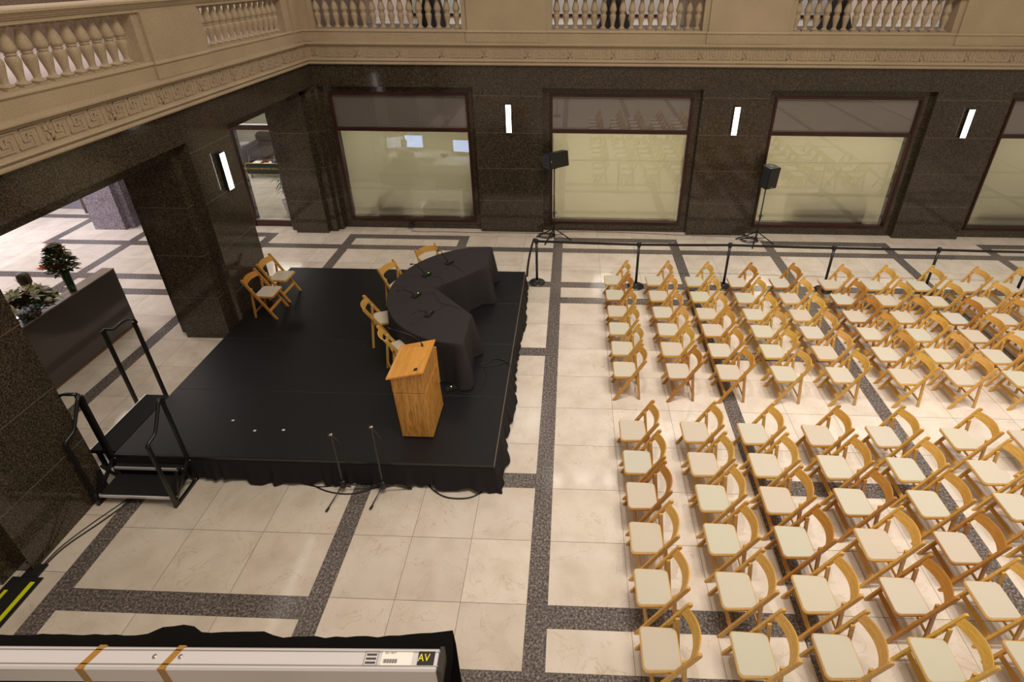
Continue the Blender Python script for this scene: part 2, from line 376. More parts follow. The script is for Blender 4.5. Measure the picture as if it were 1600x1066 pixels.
NR = [('t', -1.45, AT), ('t', AT, BT), ('g', BT, BB), ('t', BB, -3.329), ('t', -3.329, CT), ('g', CT, CB), ('t', CB, -4.785), ('t', -4.785, -5.492), ('t', -5.492, ET), ('g', ET, EB),
      ('t', EB, -6.908), ('t', -6.908, -7.616), ('t', -7.616, -8.313), ('t', -8.313, FT), ('g', FT, FB), ('t', FB, -9.722), ('t', -9.722, GT), ('t', GT, HT), ('g', HT, HB)] + [('t', rest[i], rest[i + 1]) for i in range(8)]
LR = [('t', -1.45, AT), ('t', AT, BT), ('g', BT, BB), ('t', BB, -3.329), ('t', -3.329, CT), ('g', CT, CB), ('t', CB, DT), ('g', DT, DB), ('t', DB, -5.492), ('t', -5.492, -6.21), ('t', -6.21, -6.905), ('t', -6.905, -7.613),
      ('t', -7.613, -8.26), ('t', -8.26, -8.90), ('t', -8.90, -9.579), ('t', -9.579, -10.257), ('t', -10.257, -10.95), ('t', -10.95, -11.65), ('t', -11.65, -12.35), ('t', -12.35, -13.0)]
def bay(x0, x1, rows, cuts):
    xs = [x0] + [x0 + (x1 - x0) * c for c in cuts] + [x1]
    for k, a, b in rows:
        if k == 'g': quad(x0, x1, b, a, 'floor_granite', 0.0)
        else:
            for i in range(len(xs) - 1): quad(xs[i], xs[i + 1], b, a, 'marble')
def strip(x, top=AT, bot=-16.8): quad(x, x + w, bot, top, 'floor_granite', 0.0)
th = (1 / 3, 2 / 3)
VL = {0: -7.254, 1: -5.246, 2: -2.504, 3: -0.217, 4: 2.533, 5: 4.763, 6: 7.536, 7: 9.868, 8: 12.62}
strip(VL[0], AT)
for k in range(1, 9): strip(VL[k])
for k in range(1, 9):         # small tile row between wall and the strip heads
    quad(VL[k], VL[k] + w, AT, -1.45, 'marble', 0.0)
quad(VL[0], VL[0] + w, AT, -1.45, 'marble', 0.0)
bay(VL[0] + w, VL[1], LR, (0.267, 0.729))
for k in (1, 3, 5, 7): bay(VL[k] + w, VL[k + 1], WR, th)
for k in (2, 4, 6): bay(VL[k] + w, VL[k + 1], NR, th)
bay(12.837, 14.9, NR, th)
# lobby
bay(-10.215, VL[0], [r for r in WR if r[1] > -10.5], th)
strip(-10.432, -0.70)
bay(-12.18, -10.432, [('t', -0.66, -1.24), ('t', -1.24, -1.8), ('t', -1.8, BT)] + [r for r in NR if BT >= r[1] > -10.5], (0.5,))
quad(-12.397, -12.18, BB, -1.02, 'floor_granite', 0.0)
bay(-16.9, -12.397, [('t', -0.66, -1.02), ('g', -1.02, -1.24), ('t', -1.24, -1.95), ('t', -1.95, -2.68), ('t', -2.68, -3.33), ('t', -3.33, CT), ('g', CT, CB)] + [('t', CB - 0.7 * i, CB - 0.7 * i - 0.7) for i in range(12)], (0.2, 0.4, 0.6, 0.8))
quad(-12.397, -12.18, -13, BB, 'marble', 0.0)
struct(fl.build('floor'))
of = MB()
of.box(-12, 14, -1.45, 5.2, -0.10, -0.004, 'grout')
for i in range(34):
    for j in range(12):
        x = -11.6 + i * 0.62; y = -1.25 + j * 0.52
        of.add([(x, y, 0.001), (x + 0.615, y, 0.001), (x + 0.615, y + 0.515, 0.001), (x, y + 0.515, 0.001)], [(0, 1, 2, 3)], 'marble')
struct(of.build('floor_office'))

# ------------------------------------------------------------------ back wall
HEAD, CORE, TOP = 3.510, 3.335, 3.985
PIERS = [(-2.035, -0.49), (3.02, 4.49), (8.03, 9.585), (13.0, 15.0)]
OPEN = [(-5.50, -2.035), (-0.49, 3.02), (4.49, 8.03), (9.585, 13.0)]
WINX = [(-5.335, -2.168), (-0.335, 2.87), (4.64, 7.86), (9.745, 12.85)]
JZ = [0.842, 1.655, 2.506, 3.337]
bw = MB()
for x0, x1 in PIERS: bw.box(x0, x1, PF, RF, 0, HEAD, 'wall_granite')
bw.box(-5.79, 15, PF, RF, HEAD, TOP, 'wall_granite')                      # spandrel
for (x0, x1), (a, b) in zip(OPEN, WINX):                                 # granite margin round every window
    bw.box(x0, a, RF, RF + 0.30, 0, HEAD, 'wall_granite'); bw.box(b, x1, RF, RF + 0.30, 0, HEAD, 'wall_granite')
    bw.box(a, b, RF, RF + 0.30, 0, 0.195, 'wall_granite'); bw.box(a, b, RF, RF + 0.30, 3.365, HEAD, 'wall_granite')
bw.box(-5.9, 15, RF, RF + 0.30, HEAD, TOP + 0.6, 'wall_granite')
for x0, x1 in PIERS: bw.box(x0, x1, RF, RF + 0.30, 0, HEAD, 'wall_granite')
for x0, x1 in PIERS:
    for z in JZ: bw.box(x0 + 0.001, x1 - 0.001, PF - 0.0012, PF + 0.01, z - 0.0035, z + 0.0035, 'joint')
for (x0, x1) in OPEN:
    for z in JZ[:3]:
        bw.box(x0 + 0.001, x0 + 0.14, RF - 0.001, RF + 0.01, z - 0.003, z + 0.003, 'grout'); bw.box(x1 - 0.13, x1 - 0.001, RF - 0.001, RF + 0.01, z - 0.003, z + 0.003, 'grout')
    for k in (0, 1, 2, 3):
        x = x0 + (x1 - x0) * k / 3; bw.box(x - 0.002, x + 0.002, PF - 0.001, PF + 0.01, HEAD, TOP, 'grout')
# corner column, stepped on both sides
cp = [(-6.60, -1.2), (-6.60, -1.40), (-6.76, -1.40), (-6.76, -1.735), (-6.66, -1.735), (-6.66, -1.76), (-6.59, -1.76), (-6.59, -1.875), (-5.80, -1.875), (-5.80, -1.75), (-5.612, -1.75), (-5.612, -1.645), (-5.50, -1.645), (-5.50, -1.2)]
bw.prism(cp, 0, HEAD, 'wall_granite')
for z in JZ:
    bw.prism([(x + (-.001 if x < -6 else .001), y - 0.0012) for x, y in cp], z - 0.0025, z + 0.0025, 'joint')
# entrance recess wall of the lobby, behind the left wall
bw.box(-6.74, -6.60, -1.50, -1.2, 0, TOP, 'wall_granite'); bw.box(-10.78, -7.87, -1.50, -1.2, 0, TOP, 'wall_granite')
bw.box(-7.87, -6.74, -1.50, -1.2, 3.30, TOP, 'wall_granite'); bw.box(-6.74, -5.8, -1.50, -1.2, 3.5, TOP, 'wall_granite')
struct(bw.build('wall_back'))
lw = MB()
lw.prism([(-11.717, -1.89), (-10.93, -1.89), (-10.93, -1.75), (-10.79, -1.75), (-10.79, -1.2), (-11.85, -1.2), (-11.85, -1.75), (-11.717, -1.75)], 0, TOP, 'lobby_granite')
for z in JZ: lw.prism([(-11.719, -1.8925), (-10.928, -1.8925), (-10.928, -1.748), (-10.788, -1.748), (-10.788, -1.2), (-11.719, -1.2)], z - 0.003, z + 0.003, 'grout')
lw.box(-17, -11.85, -0.66, -0.4, 0, TOP, 'lobby_granite'); lw.box(-12.75, -12.55, -0.95, -0.66, 0, TOP, 'wall_granite')
struct(lw.build('wall_lobby'))

# ------------------------------------------------------------------ left wall: stepped piers and lintel
def left_wall():
    m = MB()
    for y0, y1 in ((-5.97, -4.915), (-10.255, -9.19)):
        m.box(-5.80, LX, y0, y1, 0, HEAD, 'wall_granite')
        m.box(-6.59, -5.80, y0 - 0.16, y1 + 0.16, 0, CORE, 'wall_granite')
        m.box(-6.79, -6.59, y0, y1, 0, CORE, 'wall_granite')
        for z in JZ:
            m.box(-6.0, LX + 0.0012, y0 + .001, y1 - .001, z - 0.003, z + 0.003, 'joint') if z < HEAD else None
            if z < CORE: m.box(-6.588, -5.7988, y0 - 0.1612, y1 + 0.1612, z - 0.003, z + 0.003, 'joint')
    m.box(-6.2, -5.80, -16, -10.9, 0, TOP, 'wall_granite'); 
    m.box(-5.80, LX, -16, -13.6, 0, HEAD, 'wall_granite')
    m.box(-5.80, LX, -16, PF, HEAD, TOP, 'wall_granite')
    m.box(-6.79, -5.80, -16, -1.76, CORE, TOP, 'wall_granite')
    y = PF - 1.15
    while y > -15:
        m.box(LX - 0.01, LX + 0.001, y - 0.002, y + 0.002, HEAD, TOP, 'grout'); y -= 1.06
    return struct(m.build('wall_left'))
left_wall()
ce = MB(); ce.box(-17, -5.8, -16, -0.4, TOP, 4.58, 'white'); ce.box(-17, 15, -1.2, 5.2, TOP, 4.58, 'white')
struct(ce.build('ceiling'))

# ------------------------------------------------------------------ limestone cornice with key fret
def cornice():
    m = MB()
    prof = [(-0.45, 3.985), (0.055, 3.985), (0.075, 4.00), (0.075, 4.02), (0.055, 4.05), (0.075, 4.06), (0.09, 4.08), (0.075, 4.10), (0.045, 4.115), (0.045, 4.125), (0.03, 4.125), (0.03, 4.355),
            (0.045, 4.355), (0.045, 4.37), (0.08, 4.385), (0.10, 4.40), (0.10, 4.415), (0.04, 4.44), (0.0, 4.45), (-0.45, 4.45)]
    m.sweep(prof, [(LX, -16), (LX, PF), (15, PF)], 'lime', [(1, 0), (1, -1), (0, -1)])
    # key pattern, raised 7 mm; module 0.90 m between medallions
    def fret(place):
        zz, u, h = 4.150, 0.250 / 5, 0.185 / 4
        t = 0.42
        for kk in range(3):
            b = 0.115 + kk * 0.25
            P1 = [(0, 0), (0, 4), (3.6, 4), (3.6, 1.4), (2.5, 1.4), (2.5, 2.6), (1.4, 2.6), (1.4, 0), (5, 0)]
            for P in (P1,):
                for si, ((a, c), (d, e)) in enumerate(zip(P[:-1], P[1:])):
                    x0, x1 = sorted((a, d)); z0, z1 = sorted((c, e))
                    place(b + (x0 - t / 2) * u, b + (x1 + t / 2) * u, zz + (z0 - t / 2) * h, zz + (z1 + t / 2) * h, 0.0100 + 0.0007 * (si % 2) + 0.0003 * (si == 7))
        b = 0.115 + 0.75; place(b - .011, b + 0.011, zz - .01, zz + 4.2 * h, 0.011)
        place(-0.062, 0.062, zz + 0.012, zz + 0.173, 0.004)
        for dx, dz in ((-1, -1), (-1, 1), (1, -1), (1, 1)):
            place(dx * 0.031 - 0.018, dx * 0.031 + 0.018, zz + 0.0925 + dz * 0.042 - 0.024, zz + 0.0925 + dz * 0.042 + 0.024, 0.020)
            place(dx * 0.045 - 0.009, dx * 0.045 + 0.009, zz + 0.0925 + dz * 0.062 - 0.012, zz + 0.0925 + dz * 0.062 + 0.012, 0.026)
        place(-0.014, 0.014, zz + 0.078, zz + 0.107, 0.034)
    x = -5.38
    while x < 13:
        def pb(a, b, c, d, o, x=x): m.box(x + a, x + b, PF - 0.03 - o, PF - 0.0295, c, d, 'lime')
        fret(pb); x += 0.916
    y = -1.80
    while y > -13:
        def pl(a, b, c, d, o, y=y): m.box(LX + 0.0295, LX + 0.03 + o, y - b, y - a, c, d, 'lime')
        fret(pl); y -= 0.888
    o = m.build('trim_1'); return struct(o)
cornice()
# medallion y positions on the left wall: -4.455, -5.346, -6.23, -7.12

# plinth course above the cornice
def plinth():
    m = MB()
    prof = [(-0.42, 4.45), (0.0, 4.45), (0.0, 4.635), (0.012, 4.64), (0.02, 4.655), (0.012, 4.675), (0.0, 4.69), (-0.42, 4.69)]
    m.sweep(prof, [(LX, -16), (LX, PF), (15, PF)], 'lime', [(1, 0), (1, -1), (0, -1)])
    def step(path, n): m.sweep([(-0.05, 4.449), (0.03, 4.449), (0.03, 4.63), (0.042, 4.64), (0.05, 4.655), (0.03, 4.691), (-0.05, 4.691)], path, 'lime', n)
    for a, b in ((-2.10, -0.386), (2.93, 4.60), (8.0, 9.62)): step([(a, PF), (b, PF)], [(0, -1), (0, -1)])
    for a, b in ((-6.12, -4.88), (-10.4, -9.2)): step([(LX, a), (LX, b)], [(1, 0), (1, 0)])
    step([(LX, -2.0), (LX, PF), (-5.36, PF)], [(1, 0), (1, -1), (0, -1)])
    return struct(m.build('trim_2'))
plinth()
def pedestals():
    m = MB()
    for a, b in ((-2.06, -0.406), (2.955, 4.575), (8.02, 9.60)):
        m.box(a, b, PF - 0.02, PF + 0.30, 4.69, 5.31, 'lime'); m.box(a - 0.12, b + 0.12, PF + 0.03, PF + 0.28, 4.69, 5.31, 'lime')
    for a, b in ((-6.09, -4.90), (-10.35, -9.25)):
        m.box(LX - 0.30, LX + 0.02, a, b, 4.69, 5.31, 'lime'); m.box(LX - 0.28, LX - 0.03, a - 0.12, b + 0.12, 4.69, 5.31, 'lime')
    m.box(LX - 0.35, LX + 0.02, -1.95, PF + 0.35, 4.69, 5.31, 'lime'); m.box(LX - 0.3, -5.40, PF - 0.02, PF + 0.30, 4.69, 5.31, 'lime')
    m.box(LX - 0.28, LX - 0.03, -2.20, -1.95, 4.69, 5.31, 'lime'); m.box(-5.40, -5.30, PF + 0.03, PF + 0.28, 4.69, 5.31, 'lime')
    return struct(m.build('trim_3'))
pedestals()
cap_prof = [(-0.34, 5.31), (0.0, 5.31), (0.0, 5.345), (0.02, 5.36), (0.02, 5.375), (0.035, 5.38), (0.035, 5.385), (0.06, 5.42), (0.07, 5.425), (0.07, 5.45), (0.05, 5.465), (-0.39, 5.465), (-0.39, 5.42)]
bprof = [(0.058, 0.0), (0.066, 0.008), (0.066, 0.022), (0.055, 0.032), (0.040, 0.040), (0.036, 0.060), (0.040, 0.10), (0.052, 0.16), (0.064, 0.22), (0.067, 0.255), (0.060, 0.285), (0.046, 0.295), (0.044, 0.300),
         (0.054, 0.304), (0.056, 0.312), (0.050, 0.320), (0.046, 0.324), (0.058, 0.332), (0.070, 0.350), (0.073, 0.375), (0.068, 0.41), (0.055, 0.46), (0.042, 0.505), (0.036, 0.54), (0.038, 0.555), (0.052, 0.562), (0.056, 0.572), (0.050, 0.580)]
bal0 = None
def balustrade(label, p0, direction, n, step, ends, side):
    """p0: centre of first baluster (x,y); direction 'x' or 'y'"""
    global bal0
    t = thing('balustrade', label, 'balustrade', (p0[0], p0[1], 4.69), group='limestone balustrades of the gallery')
    for i in range(n):
        d = i * step
        lo = (d, 0, 0) if direction == 'x' else (0, d, 0)
        if bal0 is None:
            m = MB(); m.box(-0.066, 0.066, -0.066, 0.066, 0, 0.022, 'lime'); m.lathe(bprof, 'lime', (0, 0, 0.02), 18); m.box(-0.058, 0.058, -0.058, 0.058, 0.598, 0.622, 'lime')
            o = m.build('baluster', t); bal0 = o
        else:
            o = bal0.copy(); COL.objects.link(o); o.parent = t
        o.location = lo
    m = MB(); a, b = ends
    if direction == 'x': m.sweep(cap_prof, [(a - p0[0], PF - p0[1]), (b - p0[0], PF - p0[1])], 'lime', [(0, -1)] * 2)
    else: m.sweep(cap_prof, [(LX - p0[0], a - p0[1]), (LX - p0[0], b - p0[1])], 'lime', [(1, 0)] * 2)
    m.build('handrail', t, loc=(0, 0, -4.69))
    return t
BY = PF + 0.14; BX = LX - 0.14
balustrade('limestone balustrade above the first shaded window from the corner', (-5.245, BY), 'x', 16, 0.1969, (-5.56, -1.25), 0)
balustrade('limestone balustrade above the window behind the tilted loudspeaker', (-0.191, BY), 'x', 16, 0.1955, (-1.25, 3.75), 0)
balustrade('limestone balustrade above the window behind the upright loudspeaker', (4.764, BY), 'x', 16, 0.1995, (3.75, 8.8), 0)
balustrade('limestone balustrade on the left wall over the reception lobby opening', (BX, -9.034), 'y', 15, 0.191, (-9.8, -5.5), 1)
balustrade('limestone balustrade on the left wall next to the corner', (BX, -4.66), 'y', 13, 0.192, (-5.5, PF - 0.07), 1)

# ------------------------------------------------------------------ gallery behind the balustrades
g = MB()
g.box(-17, 15, -1.3, 3.0, 4.58, 4.62, 'gallery_floor'); g.box(-17, LX - 0.3, -16, -1.3, 4.58, 4.62, 'pale_stone')
struct(g.build('floor_gallery'))
GY = 0.52
g = MB(); g.box(-6.6, 15, GY, GY + 0.2, 4.62, 8.0, 'pale_pink'); g.box(-6.6, 15, GY - 0.03, GY, 4.62, 4.74, 'white'); g.box(-6.6, 15, GY - 0.045, GY, 4.62, 4.65, 'white')
g.box(-6.6, -4.75, GY - 0.5, GY, 4.62, 8.0, 'brown_stone'); g.box(8.9, 10.6, GY - 0.5, GY, 4.62, 8.0, 'brown_stone'); g.box(2.75, 3.9, GY - 0.45, GY, 4.62, 8, 'brown_stone')
struct(g.build('wall_gallery'))
for i, (a, b, sm) in enumerate([(-3.75, -1.45, 'pale_shade'), (-0.6, 2.25, 'grey_shade'), (4.2, 6.35, 'grey_shade')]):
    m = MB(); m.box(a, b, GY - 0.05, GY, 4.80, 4.86, 'frame_red'); m.box(b, b + 0.06, GY - 0.05, GY, 4.80, 7.4, 'frame_red'); m.box(a - 0.06, a, GY - 0.05, GY, 4.80, 7.4, 'frame_red'); m.box(a, b, GY - 0.05, GY, 7.34, 7.4, 'frame_red')
    o = struct(m.build('window_%d' % (5 + i)))
    c = MB(); n = 60
    vs = []; fs = []
    for k in range(n + 1):
        x = a + (b - a) * k / n; y = GY - 0.03 + 0.012 * math.sin(k * 1.9) + 0.006 * math.sin(k * 0.7)
        vs += [(x, y, 4.86), (x, y, 7.34)]
    for k in range(n): fs.append((2 * k, 2 * k + 2, 2 * k + 3, 2 * k + 1))
    c.add(vs, fs, sm, True); c.build('curtain', o)
g = MB(); g.box(-9.4, -9.2, -16, -0.2, 4.62, 8.0, 'brown_stone'); g.box(-9.2, -9.17, -10.8, -8.0, 4.62, 8, 'tan_stone'); g.box(-9.17, -9.0, -10.8, -8.0, 4.62, 4.95, 'tan_stone')
g.box(-9.2, -8.95, -7.75, -7.25, 4.62, 8.0, 'white'); g.box(-9.2, -8.9, -7.8, -7.2, 4.62, 4.9, 'tan_stone')
struct(g.build('wall_gallery_left'))
cov = None
for i, (x, y, lab) in enumerate([(-2.97, -0.75, 'black draped cocktail table behind the first balustrade from the corner'), (1.07, -0.75, 'black draped cocktail table behind the middle balustrade'), (5.9, -0.75, 'black draped cocktail table behind the right balustrade')]):
    t = thing('cocktail_table', lab, 'table', (x, y, 4.62), group='black draped cocktail tables in the gallery')
    if cov is None:
        m = MB(); seg = 32; vs = []; fs = []
        prof = [(0.40, 0.0, .05), (0.34, 0.10, .05), (0.25, 0.35, .03), (0.19, 0.62, .015), (0.21, 0.75, .015), (0.30, 0.97, .01), (0.375, 1.05, 0), (0.38, 1.07, 0)]
        for r, z, f in prof:
            for k in range(seg): rr = r * (1 + f * math.cos(4 * 2 * PI * k / seg)); vs.append((rr * math.cos(2 * PI * k / seg), rr * math.sin(2 * PI * k / seg), z))
        for a in range(len(prof) - 1):
            for k in range(seg): fs.append((a * seg + k, a * seg + (k + 1) % seg, (a + 1) * seg + (k + 1) % seg, (a + 1) * seg + k))
        m.add(vs, fs, 'cloth', True); cov = m.build('cover', t)
        m = MB(); m.lathe([(0.36, 1.071), (0.38, 1.075), (0.38, 1.095), (0.37, 1.10)], 'cloth', seg=32); ctop = m.build('table_top', t)
    else:
        for q in (cov, ctop):
            o = q.copy(); COL.objects.link(o); o.parent = t

# ------------------------------------------------------------------ windows in the back wall
def frame_ring(m, a, b, z0, z1, t, y0, y1, mat):
    m.box(a, a + t, y0, y1, z0, z1, mat); m.box(b - t, b, y0, y1, z0, z1, mat)
    m.box(a + t, b - t, y0, y1, z0, z0 + t, mat); m.box(a + t, b - t, y0, y1, z1 - t, z1, mat)
for i, (a, b) in enumerate(WINX):
    t = bpy.data.objects.new('window_%d' % (i + 1), None); COL.objects.link(t); struct(t)
    m = MB(); frame_ring(m, a, b, 0.195, 3.365, 0.062, RF - 0.022, RF + 0.09, 'frame_red')
    frame_ring(m, a + 0.018, b - 0.018, 0.213, 3.347, 0.028, RF - 0.034, RF - 0.02, 'frame_red')
    m.box(a + 0.06, b - 0.06, RF - 0.015, RF + 0.09, 2.478, 2.560, 'frame_red'); m.box(a + 0.06, b - 0.06, RF - 0.026, RF, 2.500, 2.538, 'frame_red')
    m.build('window_frame', t)
    m = MB(); m.box(a + 0.062, b - 0.062, RF + 0.03, RF + 0.036, 0.257, 2.478, 'glass'); m.box(a + 0.062, b - 0.062, RF + 0.03, RF + 0.036, 2.56, 3.303, 'glass'); m.build('pane', t)
    m = MB(); m.box(a + 0.062, b - 0.062, RF + 0.05, RF + 0.056, 2.50, 3.32, 'frost'); m.build('frosted_film', t)
    m = MB(); m.add([(a + 0.085, RF + 0.16, 0.285), (b - 0.095, RF + 0.16, 0.285), (b - 0.095, RF + 0.16, 2.52), (a + 0.085, RF + 0.16, 2.52)], [(0, 1, 2, 3)], 'shade')
    sh = m.build('roller_shade', t)
    m = MB(); m.box(a + 0.085, b - 0.095, RF + 0.155, RF + 0.165, 0.27, 0.29, 'metal'); m.box(a + 0.085, b - 0.095, RF + 0.14, RF + 0.19, 2.50, 2.55, 'metal'); m.build('hem_bar', t)
# office rooms behind
ow = MB(); ow.box(-12, 14, 5.0, 5.2, 0, TOP, 'plaster'); ow.box(-5.75, -5.6, -1.2, 5.0, 0, TOP, 'plaster'); ow.box(-12, -11.85, -1.2, 5.0, 0, TOP, 'plaster'); ow.box(13.8, 14, -1.2, 5.0, 0, TOP, 'plaster')
ow.box(-1.3, -1.2, -1.0, 5.0, 0, TOP, 'plaster'); ow.box(3.7, 3.8, -1.0, 5.0, 0, TOP, 'plaster'); ow.box(8.7, 8.8, -1.0, 5.0, 0, TOP, 'plaster')
struct(ow.build('wall_office'))
def desk(name, label, loc, w_, d_, cat='desk', rz=0):
    t = thing(name, label, cat, loc, rz)
    m = MB(); m.box(-w_ / 2, w_ / 2, -d_ / 2, d_ / 2, 0.71, 0.74, 'white'); m.build('desk_top', t)
    for sx in (-1, 1):
        for sy in (-1, 1):
            m = MB(); x = sx * (w_ / 2 - 0.04); y = sy * (d_ / 2 - 0.04); m.box(x - .02, x + .02, y - .02, y + .02, 0, 0.71, 'metal'); m.build('leg', t)
    return t
def monitor(label, x, y, ang, wd, hh, mat, z=0.74):
    t = thing('monitor', label, 'monitor', (x, y, z), ang)
    m = MB(); m.box(-wd / 2, wd / 2, -0.01, 0.02, 0.12, 0.12 + hh, 'black_plastic'); m.build('housing', t)
    m = MB(); m.add([(-wd / 2 + .01, -0.0115, 0.13), (wd / 2 - .01, -0.0115, 0.13), (wd / 2 - .01, -0.0115, 0.11 + hh), (-wd / 2 + .01, -0.0115, 0.11 + hh)], [(0, 1, 2, 3)], mat); m.build('screen', t)
    m = MB(); m.box(-0.1, 0.1, -0.06, 0.1, 0, 0.012, 'black_plastic'); m.box(-0.02, 0.02, 0.01, 0.04, 0.01, 0.2, 'black_plastic'); m.build('stand', t)
desk('office_desk', 'office desk with two monitors behind the shade of the first window', (-4.55, 2.3, 0), 1.9, 0.8)
desk('office_desk', 'office desk with papers and one lit monitor behind the shade of the first window', (-3.1, 1.75, 0), 1.5, 1.1)
monitor('dim monitor at far left behind the shaded window', -5.3, 2.45, 0.35, 0.52, 0.36, 'screen_dim')
monitor('blue lit monitor with a head outline in front of it', -4.72, 2.5, -0.05, 0.58, 0.40, 'screen')
monitor('blue lit monitor on the right, above the papers', -3.15, 2.1, -0.12, 0.56, 0.38, 'screen')
for x0, x1, h, lab in ((-4.75, -4.0, .72, 'low cabinet behind the left part of the first window shade'), (-3.6, -2.75, .42, 'low box behind the middle of the first window shade'), (-2.55, -2.2, .85, 'cabinet behind the right edge of the first window shade'),
                      (5.7, 7.5, .80, 'long low cabinet behind the shade of the third window'), (10.2, 11.8, .75, 'low cabinet behind the shade of the rightmost window')):
    t = thing('file_cabinet', lab, 'cabinet', ((x0 + x1) / 2, -0.95, 0)); hw_ = (x1 - x0) / 2
    MB().box(-hw_, hw_, -.2, .25, 0, h, 'black_plastic').build('body', t, bevel=.005); MB().box(-hw_ + .03, hw_ - .03, .25, .265, .04, h - .04, 'black_metal').build('drawer', t)
m = MB()
for i, (x, y, a) in enumerate([(-3.55, 1.45, 0.1), (-3.25, 1.40, 0.3), (-3.05, 1.55, -0.1), (-3.4, 1.7, 0.0), (-2.85, 1.35, 0.2)]):
    tag(MB().box(-.15, .15, -.11, .11, 0, 0.004 + 0.002 * i, 'paper').build('paper_sheet', loc=(x, y, 0.741), rz=a), 'white paper sheet on the desk seen through the first window shade, %s from the monitor' % ORD[i], 'paper', 'papers on the office desk')
# office worker silhouetted at the monitor
def skin_person(name, label, joints, edges, mats, loc, rz, extra):
    pass
def lofted(m, rings, mat, seg=16):
    """rings: (cx, cy, z, rx, ry)"""
    vs = []; fs = []
    for cx, cy, z, rx, ry in rings:
        for k in range(seg): vs.append((cx + rx * math.cos(2 * PI * k / seg), cy + ry * math.sin(2 * PI * k / seg), z))
    for i in range(len(rings) - 1):
        for k in range(seg): fs.append((i * seg + k, i * seg + (k + 1) % seg, (i + 1) * seg + (k + 1) % seg, (i + 1) * seg + k))
    fs.append(tuple(range(seg - 1, -1, -1))); fs.append(tuple((len(rings) - 1) * seg + k for k in range(seg)))
    m.add(vs, fs, mat, True)
def skinned(name, verts, edges, radii, mat, parent, sub=1):
    me = bpy.data.meshes.new(name); me.from_pydata(verts, edges, []); me.update()
    o = bpy.data.objects.new(name, me); COL.objects.link(o); o.parent = parent
    md = o.modifiers.new('skin', 'SKIN'); md.use_smooth_shade = True
    for i, r in enumerate(radii):
        sv = me.skin_vertices[0].data[i]; sv.radius = r if isinstance(r, tuple) else (r, r); sv.use_root = (i == 0)
    s2 = o.modifiers.new('sub', 'SUBSURF'); s2.levels = sub; s2.render_levels = sub
    dg = bpy.context.evaluated_depsgraph_get(); ev = bpy.data.meshes.new_from_object(o.evaluated_get(dg))
    o.modifiers.clear(); o.data = ev; ev.name = name; ev.materials.clear(); ev.materials.append(M[mat])
    ev.polygons.foreach_set('use_smooth', [True] * len(ev.polygons))
    return o
def seated_person(label, loc, rz, cloth, z_seat=0.46):
    """facing local +x, seated; origin on the floor below the pelvis"""
    t = thing('person', label, 'person', loc, rz)
    s = z_seat
    # body: one continuous skin surface, pelvis root
    V = [(0, 0, s + .10), (0.02, 0, s + .30), (0.03, 0, s + .50), (0.03, 0, s + .58), (0.055, 0, s + .66), (0.07, 0, s + .74), (0.08, 0, s + .82), (0.07, 0, s + .87)]
    R = [(.15, .12), (.14, .10), (.16, .10), (.06, .06), (.052, .056), (.075, .082), (.085, .092), (.06, .06)]
    E = [(0, 1), (1, 2), (2, 3), (3, 4), (4, 5), (5, 6), (6, 7)]
    for sy in (-1, 1):
        b = len(V)
        V += [(0.02, sy * .17, s + .50), (0.06, sy * .22, s + .24), (0.30, sy * .17, s + .27), (0.38, sy * .15, s + .275)]
        R += [.058, .045, .034, .026]; E += [(2, b), (b, b + 1), (b + 1, b + 2), (b + 2, b + 3)]
        for q, (fy, ln) in enumerate([(-.036, .075), (-.013, .09), (.012, .083), (.034, .065)]):
            V += [(0.43, sy * .15 + fy * .9, s + .278), (0.43 + ln * .6, sy * .15 + fy, s + .275), (0.43 + ln, sy * .15 + fy, s + .255)]
            c = len(V) - 3; R += [.011, .009, .008]; E += [(b + 3, c), (c, c + 1), (c + 1, c + 2)]
        V += [(0.405, sy * .15 - sy * .045, s + .27), (0.45, sy * .15 - sy * .06, s + .262)]; c = len(V) - 2; R += [.011, .009]; E += [(b + 3, c), (c, c + 1)]
        b = len(V)
        V += [(0.06, sy * .10, s + .07), (0.44, sy * .12, s + .07), (0.46, sy * .12, 0.10), (0.58, sy * .12, 0.04)]
        R += [.085, .062, .042, .035]; E += [(0, b), (b, b + 1), (b + 1, b + 2), (b + 2, b + 3)]
    skinned('body', V, E, R, 'skin', t)
    hz = s + .79
    m = MB(); lofted(m, [(0.03, 0, hz - .10, .055, .06), (0.03, 0, hz - .04, .088, .086), (0.045, 0, hz + .03, .10, .088), (0.05, 0, hz + .09, .095, .082), (0.05, 0, hz + .125, .06, .055), (0.05, 0, hz + .14, .015, .012)], 'hair')
    m.build('hair', t)
    m = MB(); m.ball((.155, .03, hz), .011, 'white', 8); m.ball((.155, -.03, hz), .011, 'white', 8); m.build('eyes', t)
    m = MB(); m.ball((.165, 0, hz - .03), .014, 'skin', 8, (1, .8, 1.6)); m.build('nose', t)
    m = MB(); m.ball((.148, 0, hz - .072), .018, 'leaf_red', 8, (.5, 1.2, .4)); m.build('mouth', t)
    m = MB(); lofted(m, [(0, 0, s + .02, .15, .19), (0.01, 0, s + .2, .13, .17), (0.02, 0, s + .40, .135, .20), (0.025, 0, s + .52, .115, .20), (0.03, 0, s + .58, .07, .11), (0.035, 0, s + .615, .06, .07)], cloth)
    for sy in (-1, 1):
        m.tube([(0.02, sy * .17, s + .52), (0.045, sy * .215, s + .38), (0.06, sy * .225, s + .24), (0.18, sy * .20, s + .255), (0.31, sy * .17, s + .272)], [.07, .062, .056, .048, .040], cloth, 12)
        m.tube([(0.0, sy * .10, s + .08), (0.25, sy * .11, s + .08), (0.45, sy * .12, s + .06), (0.47, sy * .12, s - .1), (0.47, sy * .12, .12)], [.10, .088, .074, .06, .05], 'black_plastic', 12)
    m.build('clothing', t)
    return t
